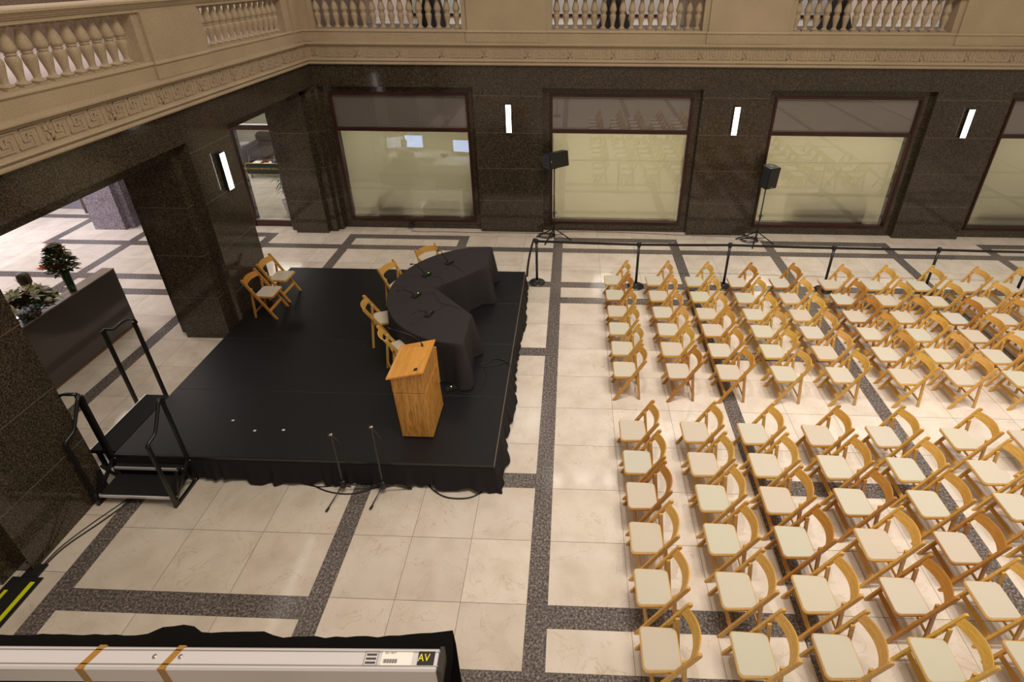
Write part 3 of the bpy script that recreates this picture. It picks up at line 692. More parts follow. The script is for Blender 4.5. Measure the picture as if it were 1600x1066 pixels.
seated_person('person seated with back turned at the lit monitor behind the first window shade', (-4.75, 1.55, 0), PI / 2, 'black_plastic')
for px, py, lab in ((-4.75, 1.45, 'office chair under the person behind the first window shade'),):
    t = thing('office_chair', lab, 'chair', (px, py, 0))
    MB().box(-.23, .23, -.2, .22, .40, .455, 'black_plastic').build('seat', t); MB().box(-.22, .22, -.33, -.28, .5, .92, 'black_plastic').build('backrest', t)
    m = MB(); m.tube([(0, 0, .06), (0, 0, .40)], .025, 'black_metal')
    for k in range(5): m.bar((0, 0, .07), (.28 * math.cos(k * 1.257), .28 * math.sin(k * 1.257), .03), .04, .03, 'black_metal')
    m.bar((0, -.2, .42), (0, -.32, .55), .05, .02, 'black_metal'); m.build('base', t)

# ------------------------------------------------------------------ wall sconces
def sconce(label, x, y, rz):
    t = thing('wall_sconce', label, 'lamp', (x, y, 2.535), rz, 'vertical wall sconces')
    m = MB(); m.box(-0.060, 0.060, -0.072, 0.0, -0.004, 0.624, 'black_metal'); m.build('backplate', t)
    m = MB(); m.box(-0.056, 0.056, -0.084, -0.07, 0.0, 0.62, 'lamp'); m.build('diffuser', t)
sconce('glowing wall sconce on the pier between first and second shaded windows', -1.25, PF, 0)
sconce('glowing wall sconce on the pier left of the upright loudspeaker', 3.79, PF, 0)
sconce('glowing wall sconce on the rightmost granite pier', 8.81, PF, 0)
sconce('glowing wall sconce on the left granite pillar beside the door', LX, -5.36, PI / 2)
for i, (x, y) in enumerate(FIX):
    t = thing('ceiling_light', 'square ceiling light reflected in the floor, %s from the stage side' % ORD[i], 'lamp', (x, y, FIXZ), group='ceiling lights over the seats')
    MB().box(-.30, .30, -.20, .20, 0, .08, 'white').build('housing', t)
    m = MB()
    for k in range(4): m.box(-.27 + k * .14, -.15 + k * .14, -.17, .17, -.012, -.002, 'lamp_hi')
    m.build('diffuser', t)

# ------------------------------------------------------------------ door in the lobby corner
t = bpy.data.objects.new('door_1', None); COL.objects.link(t); struct(t)
m = MB(); m.box(-7.87, -7.79, -1.55, -1.42, 0, 3.3, 'frame_red'); m.box(-6.81, -6.74, -1.55, -1.42, 0, 3.3, 'frame_red'); m.box(-7.79, -6.81, -1.55, -1.42, 2.485, 2.60, 'frame_red')
m.box(-7.79, -6.81, -1.55, -1.42, 3.22, 3.3, 'frame_red'); m.build('door_frame', t)
m = MB(); m.box(-7.79, -6.81, -1.53, -1.44, 0.0, 0.16, 'frame_red'); m.box(-7.79, -6.81, -1.52, -1.45, 0.16, 0.19, 'metal'); m.build('bottom_rail', t)
m = MB(); m.box(-7.79, -6.81, -1.495, -1.489, 0.19, 2.485, 'glass'); m.box(-7.79, -6.81, -1.495, -1.489, 2.60, 3.22, 'glass'); m.build('pane', t)
sg = thing('hanging_sign', 'dark green sign with gold letters hanging inside the lobby door', 'sign', (-7.22, -1.60, 1.555))
c = 0.035; hw, hh = 0.41, 0.14
op = [(-hw + c, -hh), (hw - c, -hh), (hw, -hh + c), (hw, hh - c), (hw - c, hh), (-hw + c, hh), (-hw, hh - c), (-hw, -hh + c)]
Rx = Matrix.Rotation(PI / 2, 4, 'X')
m = MB(); m.prism(op, -0.008, 0.008, 'gold', Rx); m.build('gold_edge', sg)
m = MB(); m.prism([(x * 0.975, y * 0.93) for x, y in op], -0.010, 0.010, 'sign_green', Rx); m.build('panel', sg)
text_mesh('lettering', 'EXCHANGE SERVICES GROUP', 0.066, 'gold', Matrix.Translation((0, -0.011, 0.005)) @ Rx, sg)
MB().tube([(-0.3, 0, .14), (-0.3, 0.10, .30)], .004, 'metal').tube([(0.3, 0, .14), (0.3, 0.10, .30)], .004, 'metal').build('hanger', sg)
# things in that office
so = thing('sofa', 'brown leather sofa seen through the lobby door', 'sofa', (-9.6, 3.75, 0), 0)
m = MB(); m.box(-0.95, 0.95, -0.85, 0.35, .08, .30, 'sofa'); m.build('base', so, bevel=.02, bseg=2)
m = MB(); m.box(-0.74, 0.74, -0.85, 0.1, .30, .46, 'sofa'); m.build('seat_cushion', so, bevel=.04, bseg=3)
m = MB(); m.box(-0.95, 0.95, 0.05, 0.38, .30, .88, 'sofa'); m.build('backrest', so, bevel=.06, bseg=3)
for sx in (-1, 1):
    m = MB(); m.box(min(sx * .74, sx * .98), max(sx * .74, sx * .98), -0.85, 0.3, .08, .66, 'sofa'); m.build('armrest', so, bevel=.05, bseg=3)
ct = thing('coffee_table', 'low table with magazines in front of the brown sofa', 'table', (-9.3, 2.15, 0))
MB().box(-.5, .5, -.3, .3, .40, .44, 'frame_red').build('table_top', ct)
for sx in (-1, 1):
    for sy in (-1, 1): MB().box(sx * .45 - .025, sx * .45 + .025, sy * .25 - .025, sy * .25 + .025, 0, .40, 'frame_red').build('leg', ct)
for i, (x, y, mt) in enumerate([(-9.62, 2.1, 'paper'), (-9.40, 2.2, 'leaf_red'), (-9.25, 2.05, 'paper'), (-9.05, 2.2, 'blue_cloth')]):
    tag(MB().box(-.11, .11, -.15, .15, 0, .008, mt).build('magazine', loc=(x, y, .441), rz=.3 * i), 'magazine on the low table seen through the lobby door, %s from the left' % ORD[i], 'magazine', 'magazines on the coffee table')
st = thing('side_table', 'small round glass side table left of the brown sofa', 'table', (-10.85, 3.55, 0))
MB().lathe([(.20, .60), (.21, .605), (.21, .62), (.20, .625)], 'grey_shade', seg=20).build('table_top', st)
m = MB()
for k in range(3): m.tube([(.14 * math.cos(k * 2.09), .14 * math.sin(k * 2.09), 0), (.10 * math.cos(k * 2.09), .10 * math.sin(k * 2.09), .6)], .008, 'metal')
m.build('leg_frame', st)
def leaf(m, p, d, L, wd, mat, droop=0.4):
    p = Vector(p); d = Vector(d).normalized(); side = d.cross(Vector((0, 0, 1)))
    if side.length < .1: side = Vector((1, 0, 0))
    side.normalize(); up = side.cross(d); vs = []; n = 5
    for i in range(n):
        t_ = i / (n - 1); c_ = p + d * L * t_ - Vector((0, 0, 1)) * droop * L * t_ * t_
        ww = wd * math.sin(PI * min(1, .12 + .88 * t_)) * (1 - .3 * t_)
        vs += [c_ + side * ww + up * .15 * wd, c_ - up * .1 * wd, c_ - side * ww + up * .15 * wd]
    fs = []
    for i in range(n - 1):
        a = i * 3; fs += [(a, a + 1, a + 4, a + 3), (a + 1, a + 2, a + 5, a + 4)]
    m.add(vs, fs, mat, True)
pp = thing('potted_plant', 'green leafy plant in a white pot inside the lobby door', 'plant', (-7.33, -0.62, 0))
m = MB(); m.lathe([(.12, 0), (.125, .01), (.165, .32), (.18, .33), (.18, .36), (.165, .36), (.160, .33)], 'pot', seg=24); m.build('pot', pp)
m = MB(); m.lathe([(.155, .32), (.155, .325)], 'soil', seg=20); m.build('soil', pp)
m = MB(); rnd = random.Random(3)
stems = [(0.02, 0.0, 1.75), (-0.04, 0.03, 1.25), (0.05, -0.03, 1.5)]
for sx, sy, h in stems: m.tube([(sx, sy, .32), (sx * 1.5, sy * 2, h * .6), (sx * 2, sy, h)], [.018, .014, .008], 'leaf2')
m.build('stem', pp)
m = MB()
for sx, sy, h in stems:
    for k in range(34):
        z = .55 + (h - .45) * rnd.random(); a = rnd.random() * 6.28
        leaf(m, (sx * 1.7, sy, z), (math.cos(a), math.sin(a), .35), .20 + .14 * rnd.random(), .030, 'leaf', .8)
m.build('foliage', pp)

# ------------------------------------------------------------------ reception desk, flowers, receptionist
rd = thing('reception_desk', 'grey panelled reception desk in the lobby carrying two flower arrangements', 'desk', (-7.72, -7.6, 0))
m = MB(); m.box(-0.035, 0.0, -1.9, 1.785, 0.09, 1.195, 'desk_panel'); m.box(-0.20, -0.035, 1.755, 1.785, 0.09, 1.195, 'desk_panel'); m.build('front_panel', rd, bevel=.003)
m = MB(); m.box(-0.205, 0.001, -1.9, 1.787, 1.195, 1.215, 'desk_top'); m.build('counter_top', rd, bevel=.003)
m = MB(); m.box(-0.17, -0.05, -1.85, 1.74, 0, 0.09, 'kick'); m.build('kick_plate', rd)
m = MB(); m.box(-0.9, -0.21, -1.85, 1.70, 0.72, 0.75, 'desk_top'); m.box(-0.21, -0.17, -1.85, 1.75, 0, 1.195, 'desk_panel'); m.build('work_surface', rd)
def arrangement(name, label, loc, tall):
    t = thing(name, label, 'flowers', loc); r = random.Random(11 if tall else 5)
    if tall:
        m = MB(); m.lathe([(.045, 0), (.05, .005), (.055, .15), (.062, .34), (.066, .36), (.060, .36), (.052, .2)], 'vase', seg=20); m.build('vase', t)
        m = MB()
        for k in range(14):
            a = r.random() * 6.28; rr = .16 * r.random(); m.tube([(0, 0, .2), (rr * .4 * math.cos(a), rr * .4 * math.sin(a), .42), (rr * math.cos(a), rr * math.sin(a), .55 + .25 * r.random())], .004, 'leaf2', 5)
        m.build('stems', t)
        m = MB()
        for k in range(620):
            z = .36 + .46 * r.random(); rad = (.165 if z < .58 else .165 * (0.90 - z) / .32) * math.sqrt(r.random()); a = r.random() * 6.28
            leaf(m, (rad * math.cos(a), rad * math.sin(a), z), (math.cos(a), math.sin(a), r.uniform(-.2, .8)), r.uniform(.05, .10), r.uniform(.020, .032), r.choice(['leaf', 'leaf', 'leaf2', 'leaf_red', 'leaf']), .3)
        m.build('foliage', t)
        for p in ((.02, -.28, .58), (-.02, -.12, .50), (.10, .02, .76), (.06, -.06, .70), (.13, .03, .62), (.10, -.10, .54), (-.05, .04, .80)):
            m = MB()
            for k in range(6):
                a = k * PI / 3; leaf(m, p, (math.cos(a), math.sin(a) - (.8 if p[1] < -.2 else 0), .7), .10, .026, 'orange' if p[1] < .0 or k % 2 else 'yellow_p', .3)
            m.build('lily', t)
    else:
        m = MB(); m.lathe([(.10, 0), (.12, .01), (.14, .10), (.15, .13), (.14, .13)], 'vase', seg=20); m.build('bowl', t)
        m = MB()
        for k in range(620):
            th_ = math.acos(1 - 1.05 * r.random()); a = r.random() * 6.28; R_ = .30 * (0.4 + 0.6 * r.random() ** .4)
            p = (R_ * math.sin(th_) * math.cos(a) * .8, R_ * math.sin(th_) * math.sin(a) * 1.15, .12 + R_ * math.cos(th_) * .8)
            leaf(m, p, (math.cos(a) * math.sin(th_), math.sin(a) * math.sin(th_), math.cos(th_) + .2), r.uniform(.06, .11), r.uniform(.020, .032), r.choice(['leaf_red', 'leaf_red', 'leaf', 'leaf2', 'leaf']), .3)
        m.build('foliage', t)
        for k in range(24):
            m = MB()
            th_ = r.uniform(.1, 1.35); a = r.random() * 6.28; R_ = .34
            p = Vector((R_ * math.sin(th_) * math.cos(a) * .8, R_ * math.sin(th_) * math.sin(a) * 1.15, .13 + R_ * math.cos(th_) * .85)); nrm = (p - Vector((0, 0, .1))).normalized()
            u = nrm.orthogonal().normalized(); v_ = nrm.cross(u); mt = r.choice(['ivory', 'ivory', 'ivory', 'ivory', 'lime_p'])
            for q in range(6):
                d = (u * math.cos(q * PI / 3) + v_ * math.sin(q * PI / 3)) + nrm * .6
                leaf(m, p, d, .13, .030, mt, .15)
            m.ball(p + nrm * .02, .014, 'lime_p', 8); m.build('lily', t)
        m = MB(); m.ball((.20, .16, .20), .05, 'ivory', 12); m.ball((.20, .16, .215), .036, 'lime_p', 10); m.build('rose', t)
        m = MB()
        for k in range(9):
            a = r.uniform(0, 6.28); m.tube([(0, 0, .2), (.12 * math.cos(a), .2 * math.sin(a), .42), (.2 * math.cos(a + .5), .32 * math.sin(a + .3), .50 + .08 * r.random())], .003, 'leaf_red', 5)
        m.build('twigs', t)
    return t
arrangement('flower_vase', 'tall vase of orange lilies and greenery on the reception desk', (-7.80, -6.56, 1.215), True)
arrangement('flower_arrangement', 'low bowl of white lilies and red leaves on the reception desk', (-7.83, -7.28, 1.215), False)
seated_person('person with brown hair and blue jacket seated behind the reception desk', (-8.90, -6.24, 0), 2.7, 'blue_cloth', 0.40)
t = thing('office_chair', 'dark office chair under the person behind the reception desk', 'chair', (-8.90, -6.24, 0), 2.7)
MB().box(-.22, .22, -.23, .23, .34, .395, 'black_plastic').build('seat', t); MB().box(-.33, -.28, -.22, .22, .55, .95, 'black_plastic').build('backrest', t)
m = MB(); m.tube([(0, 0, .06), (0, 0, .36)], .025, 'black_metal')
for k in range(5): m.bar((0, 0, .07), (.28 * math.cos(k * 1.257), .28 * math.sin(k * 1.257), .03), .04, .03, 'black_metal')
m.bar((-.2, 0, .38), (-.30, 0, .6), .05, .02, 'black_metal'); m.build('base', t)
t = thing('lobby_panel', 'grey freestanding panel behind the receptionist', 'partition', (-9.9, -5.9, 0))
MB().box(-.9, 0.0, -.03, .03, .1, 1.15, 'grey_shade').build('panel', t); MB().box(-.85, -.8, -.2, .2, 0, .1, 'metal').box(-.1, -.05, -.2, .2, 0, .1, 'metal').build('foot', t)

# ------------------------------------------------------------------ stage
SX0, SX1, SY0, SY1, SZ = -5.52, -0.725, -9.03, -4.29, 0.41
sg = thing('stage', 'low black portable stage with a pleated black skirt', 'stage', (0, 0, 0))
ys = [SY0, -7.85, -6.65, -5.46, SY1]; xm = -3.13
for i in range(4):
    for a, b in ((SX0, xm), (xm, SX1)):
        m = MB(); m.box(a + .003, b - .003, ys[i] + .003, ys[i + 1] - .003, SZ - 0.06, SZ, 'stage_top'); m.build('deck_panel', sg, bevel=.003)
m = MB()
for y in ys[1:4]: m.box(SX0, SX1, y - .0035, y + .0035, SZ - .03, SZ - .001, 'seam')
m.box(xm - .0035, xm + .0035, SY0, SY1, SZ - .03, SZ - .001, 'black_plastic'); m.build('panel_seam', sg)
m = MB(); m.box(SX1, SX1 + .008, SY0 - .008, SY1, SZ - .05, SZ + .001, 'edge_trim'); m.box(SX0, SX1, SY0 - .008, SY0, SZ - .05, SZ - .001, 'black_metal'); m.build('edge_trim', sg)
for x in (-5.3, -3.2, -0.95):
    for y in (-8.8, -6.65, -4.5): MB().box(x - .025, x + .025, y - .025, y + .025, 0, SZ - .06, 'black_metal').build('leg', sg)
def skirt():
    r = random.Random(4); P = []
    def run(a, b, n):
        a = Vector(a); b = Vector(b); d = b - a; nrm = Vector((d.y, -d.x)).normalized()
        for i in range(n): P.append((a + d * i / n, nrm))
    run((SX0 - .012, SY1 + .01), (SX0 - .012, SY0 - .012), 60); run((SX0 - .012, SY0 - .012), (SX1 + .012, SY0 - .012), 250); run((SX1 + .012, SY0 - .012), (SX1 + .012, SY1 + .01), 240)
    run((SX1 + .012, SY1 + .01), (SX0, SY1 + .01), 80)
    m = MB(); lv = [0, .12, .3, .5, .7, .88, 1.0]; vs = []
    def knots(lo, hi, a, b, sd):
        q = random.Random(sd); K = [(0, q.uniform(a, b))]
        while K[-1][0] < len(P) + 5: K.append((K[-1][0] + q.uniform(lo, hi), q.uniform(a, b)))
        def f(x):
            for (x0, y0), (x1, y1) in zip(K[:-1], K[1:]):
                if x0 <= x <= x1:
                    u = (x - x0) / (x1 - x0); u = u * u * (3 - 2 * u); return y0 + (y1 - y0) * u
            return 0
        return f
    fo = knots(2.0, 6.5, -1, 1, 4); fo2 = knots(9, 26, 0, 1, 8); hm = knots(4, 14, 0, 1, 15)
    for i, (p, nn) in enumerate(P):
        corner = math.exp(-((i - 310) / 6) ** 2); side = 1.5 if i > 310 else .9
        hem = max(.004, (.012 + .085 * hm(i) ** 1.6 * (1 if i < 310 else .75)) * (1 - corner))
        for t_ in lv:
            off = (.2 if i < 118 else 1) * t_ ** 1.25 * (.030 * fo(i) + .034 + .060 * fo2(i) * side) + corner * .05 * t_
            nn2 = nn if abs(i - 310) > 3 else Vector((.7, -.7))
            vs.append((p.x + nn2.x * off, p.y + nn2.y * off, (SZ - .045) * (1 - t_) + hem * t_))
    k = len(lv); fs = [(i * k + j, (i + 1) * k + j, (i + 1) * k + j + 1, i * k + j + 1) for i in range(len(P) - 1) for j in range(k - 1)]
    m.add(vs, fs, 'skirt', True); m.build('skirt', sg)
skirt()
for i, (x, y) in enumerate([(-4.34, -8.426), (-3.952, -8.593), (-3.578, -8.568)]):
    tag(MB().box(-.018, .018, -.012, .012, 0, .001, 'paper').build('tape_mark', loc=(x, y, SZ)), 'small white tape mark on the stage deck, %s from the steps' % ORD[i], 'tape mark', 'white tape marks on the stage')
# landing deck at the left side of the stage
ld = thing('landing_deck', 'narrow black landing deck with silver edge beside the stage', 'platform', (-5.70, -8.48, 0))
m = MB(); m.box(-.165, .165, -.50, .50, .35, .405, 'step_top'); m.build('deck_panel', ld)
m = MB(); m.box(-.178, -.166, -.505, .505, .355, .408, 'alu'); m.build('silver_edge', ld)
for sx in (-.13, .13):
    for sy in (-.45, .45): MB().box(sx - .02, sx + .02, sy - .02, sy + .02, 0, .35, 'black_metal').build('leg', ld)
def rail(label, pts_posts, bend, loc=(0, 0, 0)):
    t = thing('handrail_frame', label, 'handrail', loc, group='black stage handrails')
    for a, b in pts_posts: MB().bar(a, b, .038, .038, 'black_metal').build('post', t)
    MB().tube(bend, .021, 'black_metal', 10).build('top_rail', t)
    return t
rail('black looped handrail at the far end of the landing deck', [((-6.10, -7.94, 0), (-6.10, -7.94, 1.49)), ((-5.83, -7.73, 0), (-5.83, -7.73, 1.50))],
     [(-6.12, -7.95, 1.46), (-6.08, -7.93, 1.50), (-6.0, -7.88, 1.47), (-5.93, -7.81, 1.53), (-5.87, -7.76, 1.56), (-5.82, -7.725, 1.54), (-5.81, -7.72, 1.47)])
rail('black handrail on the near end of the landing deck by the granite pier', [((-5.60, -9.02, 0.0), (-5.60, -9.02, 1.38))],
     [(-6.35, -9.02, 1.02), (-6.25, -9.02, 1.08), (-6.08, -9.02, 1.12), (-5.85, -9.02, 1.34), (-5.76, -9.02, 1.38), (-5.60, -9.02, 1.38)])
# front steps
fs_ = thing('stage_steps', 'black two-tread stage steps with silver nosings and handrails', 'steps', (-5.02, -9.2, 0))
X0, X1 = -.505, .455
for z, ya, yb, nm in ((.15, -.215, .06, 'lower'), (.28, .09, .115, 'upper')):
    tr = MB().box(X0 + .03, X1 - .03, ya, yb + .03, z - .03, z, 'step_top').build('tread', fs_)
    MB().box(X0 + .03, X1 - .03, ya - .014, ya, z - .034, z + .002, 'alu').build('nosing', tr)
for x in (X0, X1):
    m = MB(); bs = .034
    m.bar((x, -.24, 0.02), (x, .16, .02), bs, bs, 'black_metal'); m.bar((x, -.24, 0), (x, -.24, 1.03), bs, bs, 'black_metal')
    m.bar((x, .15, 0), (x, .15, 1.36), bs, bs, 'black_metal'); m.bar((x, -.20, .12), (x, .20, .40), bs, bs, 'black_metal'); m.bar((x, .12, 0.02), (x, -.02, .42), bs * .8, bs * .8, 'black_metal')
    m.bar((x, -.22, .04), (x, -.06, .40), bs * .8, bs * .8, 'black_metal')
    m.build('side_frame', fs_)
    MB().tube([(x, -.25, 1.02), (x, -.22, 1.05), (x, -.12, 1.07), (x, -.08, 1.10), (x, .05, 1.29), (x, .09, 1.36), (x, .13, 1.395), (x, .155, 1.38), (x, .16, 1.30)], .02, 'black_metal', 10).build('handrail', fs_)
m = MB()
for x in (X0, X1): m.box(x - .02, x + .02, -.265, -.215, 0, .012, 'metal'); m.ball((x + .018, .15, .36), .009, 'metal', 8); m.ball((x + .018, .13, .05), .009, 'metal', 8); m.ball((x + .018, -.2, .14), .008, 'metal', 8)
m.build('bolts', fs_)

# ------------------------------------------------------------------ draped quarter-round tables
TC = Vector((-1.32, -6.13)); TZ = 1.15
def quarter(name, label, pts, corner_ids, seed, openseam):
    """pts: outline (xy) counter-clockwise; builds top and hanging drape"""
    t = thing(name, label, 'table', (0, 0, SZ))
    n = len(pts); r = random.Random(seed)
    N = [];
    for i in range(n):
        a = Vector(pts[i - 1]); b = Vector(pts[(i + 1) % n]); d = (b - a); N.append(Vector((d.y, -d.x)).normalized())
    m = MB(); lv = [0, .008, .03, .12, .3, .5, .7, .88, 1.0]
    vs = []; ph = 0; k = len(lv); L = 0
    for i, p in enumerate(pts):
        seg = (Vector(p) - Vector(pts[i - 1])).length; ph += seg * r.uniform(9, 19)
        cd = min(min(abs(i - c), n - abs(i - c)) for c in corner_ids)
        cf = math.exp(-(cd / 3.0) ** 2)
        for j, t_ in enumerate(lv):
            z = TZ - SZ - t_ * (TZ - SZ - .012)
            if j == 0: off = 0
            elif j == 1: off = .006
            else: off = .009 + t_ ** 1.3 * (.016 * math.sin(ph) + .007 * math.sin(2.3 * ph + 1) + .026) + cf * .12 * t_ ** .8
            q = Vector(p) + N[i] * off; vs.append((q.x, q.y, z + (0.004 if j == 0 else 0)))
    fs = [(i * k + j, ((i + 1) % n) * k + j, ((i + 1) % n) * k + j + 1, i * k + j + 1) for i in range(n) for j in range(k - 1)]
    fs.append(tuple(i * k for i in range(n)))
    m.add(vs, fs, 'cloth', False)
    m.sm = [len(f) == 4 for f in m.f]
    m.build('tablecloth', t)
    m = MB(); c_ = sum((Vector(p) for p in pts), Vector((0, 0))) / n
    m.prism([tuple(c_ + (Vector(p) - c_) * .985) for p in pts], TZ - SZ - .025, TZ - SZ - .002, 'oak_edge'); m.build('tabletop', t)
    for i in (4, n // 3, n // 2 + 6, n - 12):
        p = c_ + (Vector(pts[i]) - c_) * .82; MB().tube([(p.x, p.y, 0), (p.x, p.y, TZ - SZ - .03)], .014, 'metal').build('leg', t)
    return t
RX, RY, RI = 1.46, 1.475, .755
def arc(a0, a1, n, rx, ry): return [(TC.x + rx * math.cos(math.radians(a0 + (a1 - a0) * i / n)), TC.y + ry * math.sin(math.radians(a0 + (a1 - a0) * i / n))) for i in range(n + 1)]
def lerp(a, b, n, bow=0):
    a = Vector(a); b = Vector(b); d = b - a; nn = Vector((-d.y, d.x)).normalized(); return [tuple(a + d * i / n + nn * bow * math.sin(PI * i / n)) for i in range(n + 1)]
ga = arc(90, 179.6, 60, RX, RY); ia, ib = (-2.07, -6.125), (-1.30, -5.37)
ptsA = ga + lerp(ga[-1], ia, 24)[1:] + lerp(ia, ib, 34, -.03)[1:] + lerp(ib, ga[0], 24)[1:-1]
quarter('draped_table', 'quarter-round table under a black cloth, the far half of the curved pair', ptsA, [0, 60 + 24 + 34, 84], 2, False)
gb = arc(180.4, 270, 60, RX, RY); jb, ja = (-1.325, -6.885), (-2.07, -6.135)
ptsB = gb + lerp(gb[-1], jb, 24)[1:] + lerp(jb, ja, 34, 0)[1:] + lerp(ja, gb[0], 24)[1:-1]
quarter('draped_table', 'quarter-round table under a black cloth, the near half behind the lectern', ptsB, [60, 84, 118], 3, False)

# ------------------------------------------------------------------ conference microphones
mic0 = None
def mic(label, base, tip, group='gooseneck conference microphones', z=TZ + .006, lit=True):
    b = Vector((base[0], base[1], z)); tp = Vector(tip)
    ang = math.atan2(tp.y - b.y, tp.x - b.x)
    t = thing('conference_microphone', label, 'microphone', b, ang, group)
    m = MB(); m.prism([(-.075, 0), (.075, 0), (.075, .022), (.04, .034), (-.06, .046), (-.075, .03)], -.045, .045, 'black_plastic', Matrix.Rotation(PI / 2, 4, 'X')); m.build('base', t, bevel=.006, bseg=2)
    MB().ball((-.03, .02, .045), .006, 'led' if lit else 'metal', 8).build('light' if lit else 'button', t)
    MB().box(-.065, .01, -.046, -.040, .01, .03, 'metal').build('side_badge', t)
    d = (Vector((tp.x, tp.y)) - Vector((b.x, b.y))).length; h = tp.z - z
    P = [(.04, 0, .03), (.04 + d * .15, 0, .03 + h * .3), (.04 + d * .4, 0, h * .66), (d * .72, 0, h * .9), (d, 0, h)]
    MB().tube(P, .006, 'black_metal', 6).build('gooseneck', t)
    MB().tube([(d - .015, 0, h - .005), (d + .03, 0, h + .01)], .013, 'black_plastic', 8).build('windscreen', t)
    return t
mic('gooseneck microphone nearest the far end of the curved table', (-1.98, -5.32), (-2.10, -5.50, 1.50), lit=False)
mic('gooseneck microphone second from the far end of the curved table', (-2.28, -5.76), (-2.44, -5.97, 1.49))
mic('gooseneck microphone by the seam of the curved table', (-2.29, -6.41), (-2.46, -6.72, 1.45))
mic('gooseneck microphone nearest the lectern on the curved table', (-1.96, -6.92), (-2.06, -7.28, 1.43), lit=False)
t = thing('conference_microphone', 'black microphone base with a green light on the stage floor beside the lectern', 'microphone', (-1.515, -7.72, SZ), .4)
MB().prism([(-.09, 0), (.09, 0), (.075, .03), (0, .05), (-.075, .03)], -.05, .05, 'black_plastic', Matrix.Rotation(PI / 2, 4, 'X')).build('base', t, bevel=.006, bseg=2)
MB().ball((0, 0, .052), .007, 'led', 8).build('light', t)
def cable(name, label, pts, r=.006, sub=6, mat='rubber', cat='cable'):
    P = [Vector(p) for p in pts]; out = []
    for i in range(len(P) - 1):
        p0 = P[max(i - 1, 0)]; p1 = P[i]; p2 = P[i + 1]; p3 = P[min(i + 2, len(P) - 1)]
        for k in range(sub):
            u = k / sub; out.append(.5 * ((2 * p1) + (p2 - p0) * u + (2 * p0 - 5 * p1 + 4 * p2 - p3) * u * u + (3 * p1 - p0 - 3 * p2 + p3) * u ** 3))
    out.append(P[-1])
    return tag(MB().tube(out, r, mat, 6).build(name), label, cat)
zt = TZ + .008
cable('cable', 'thin black cable from the farthest table microphone over the cloth edge', [(-1.93, -5.38, zt), (-1.80, -5.47, zt), (-1.68, -5.62, zt), (-1.60, -5.70, zt - .05)], .003)
cable('cable', 'thin black cable from the second table microphone to the inner edge', [(-2.20, -5.80, zt), (-2.08, -5.80, zt), (-1.98, -5.90, zt), (-1.96, -5.99, zt)], .003)
cable('cable', 'thin black cable from the seam microphone looping to the inner corner', [(-2.22, -6.38, zt), (-2.05, -6.30, zt), (-1.98, -6.40, zt), (-1.85, -6.60, zt), (-1.62, -6.70, zt), (-1.50, -6.76, zt)], .003)
cable('cable', 'thin black cable from the microphone nearest the lectern to the inner edge', [(-1.90, -6.86, zt), (-1.80, -6.72, zt), (-1.70, -6.62, zt)], .003)
zs = SZ + .006
cable('cable', 'black cable bundle crossing the stage from table to right edge', [(-1.18, -7.18, zs), (-1.08, -7.12, zs), (-.98, -7.02, zs), (-.85, -7.05, zs), (-.735, -7.15, zs), (-.70, -7.3, SZ - .05)], .008)
cable('cable', 'second black cable crossing the stage beside the bundle', [(-1.2, -7.22, zs), (-1.05, -7.2, zs), (-.92, -7.18, zs), (-.76, -7.08, zs), (-.70, -7.18, SZ - .04)], .006)
cable('cable', 'thin black cable curling from the table foot to the floor microphone', [(-1.12, -7.22, zs), (-1.05, -7.4, zs), (-1.05, -7.6, zs), (-1.15, -7.78, zs), (-1.3, -7.82, zs), (-1.42, -7.76, zs)], .004)
cable('cable', 'thin black cable from the floor microphone toward the lectern', [(-1.58, -7.78, zs), (-1.64, -7.85, zs), (-1.70, -7.92, zs)], .004)
zf = .008
cable('cable', 'thick black floor cable looping in front of the stage skirt corner', [(-1.62, -8.97, zf), (-1.50, -9.10, zf), (-1.30, -9.20, zf), (-1.05, -9.20, zf), (-.90, -9.12, zf), (-.82, -9.02, zf)], .010)
cable('cable', 'black floor cable sweeping behind the two microphone stands', [(-3.35, -8.98, zf), (-3.10, -9.06, zf), (-2.80, -9.17, zf), (-2.50, -9.19, zf), (-2.25, -9.10, zf), (-1.95, -9.0, zf)], .009)
cable('cable', 'thin black cable along the skirt to the left microphone stand', [(-4.45, -8.96, zf), (-4.2, -8.99, zf), (-4.0, -8.96, zf), (-3.7, -8.95, zf), (-3.35, -9.02, zf), (-3.0, -9.10, zf), (-2.7, -9.08, zf), (-2.55, -9.09, zf)], .006)
cable('cable', 'thick black cable running from the steps along the pier to the striped mat', [(-5.05, -9.15, zf), (-5.18, -9.38, zf), (-5.33, -9.68, zf), (-5.50, -10.0, zf), (-5.54, -10.3, zf)], .010)
cable('cable', 'thin black cable beside the thick one along the left pier', [(-5.12, -9.15, zf), (-5.26, -9.40, zf), (-5.42, -9.70, zf), (-5.54, -10.0, zf), (-5.56, -10.3, zf)], .007)
cable('cable', 'thin black cable from the power box along the foot of the back wall', [(-3.80, -1.66, zf), (-3.6, -1.72, zf), (-3.0, -1.70, zf), (-2.2, -1.72, zf), (-1.2, -1.70, zf), (-.45, -1.70, zf)], .006)
cable('cable', 'thin black cable along the back wall between the loudspeaker stands', [(-.10, -1.60, zf), (.6, -1.56, zf), (1.6, -1.58, zf), (2.8, -1.66, zf), (3.8, -1.70, zf), (4.4, -1.72, zf)], .006)
tag(MB().box(-.06, .06, -.05, .05, 0, .09, 'black_plastic').build('power_box', loc=(-3.82, -1.56, 0.06), bevel=.006), 'small black power box on the sill below the first shaded window', 'power box')

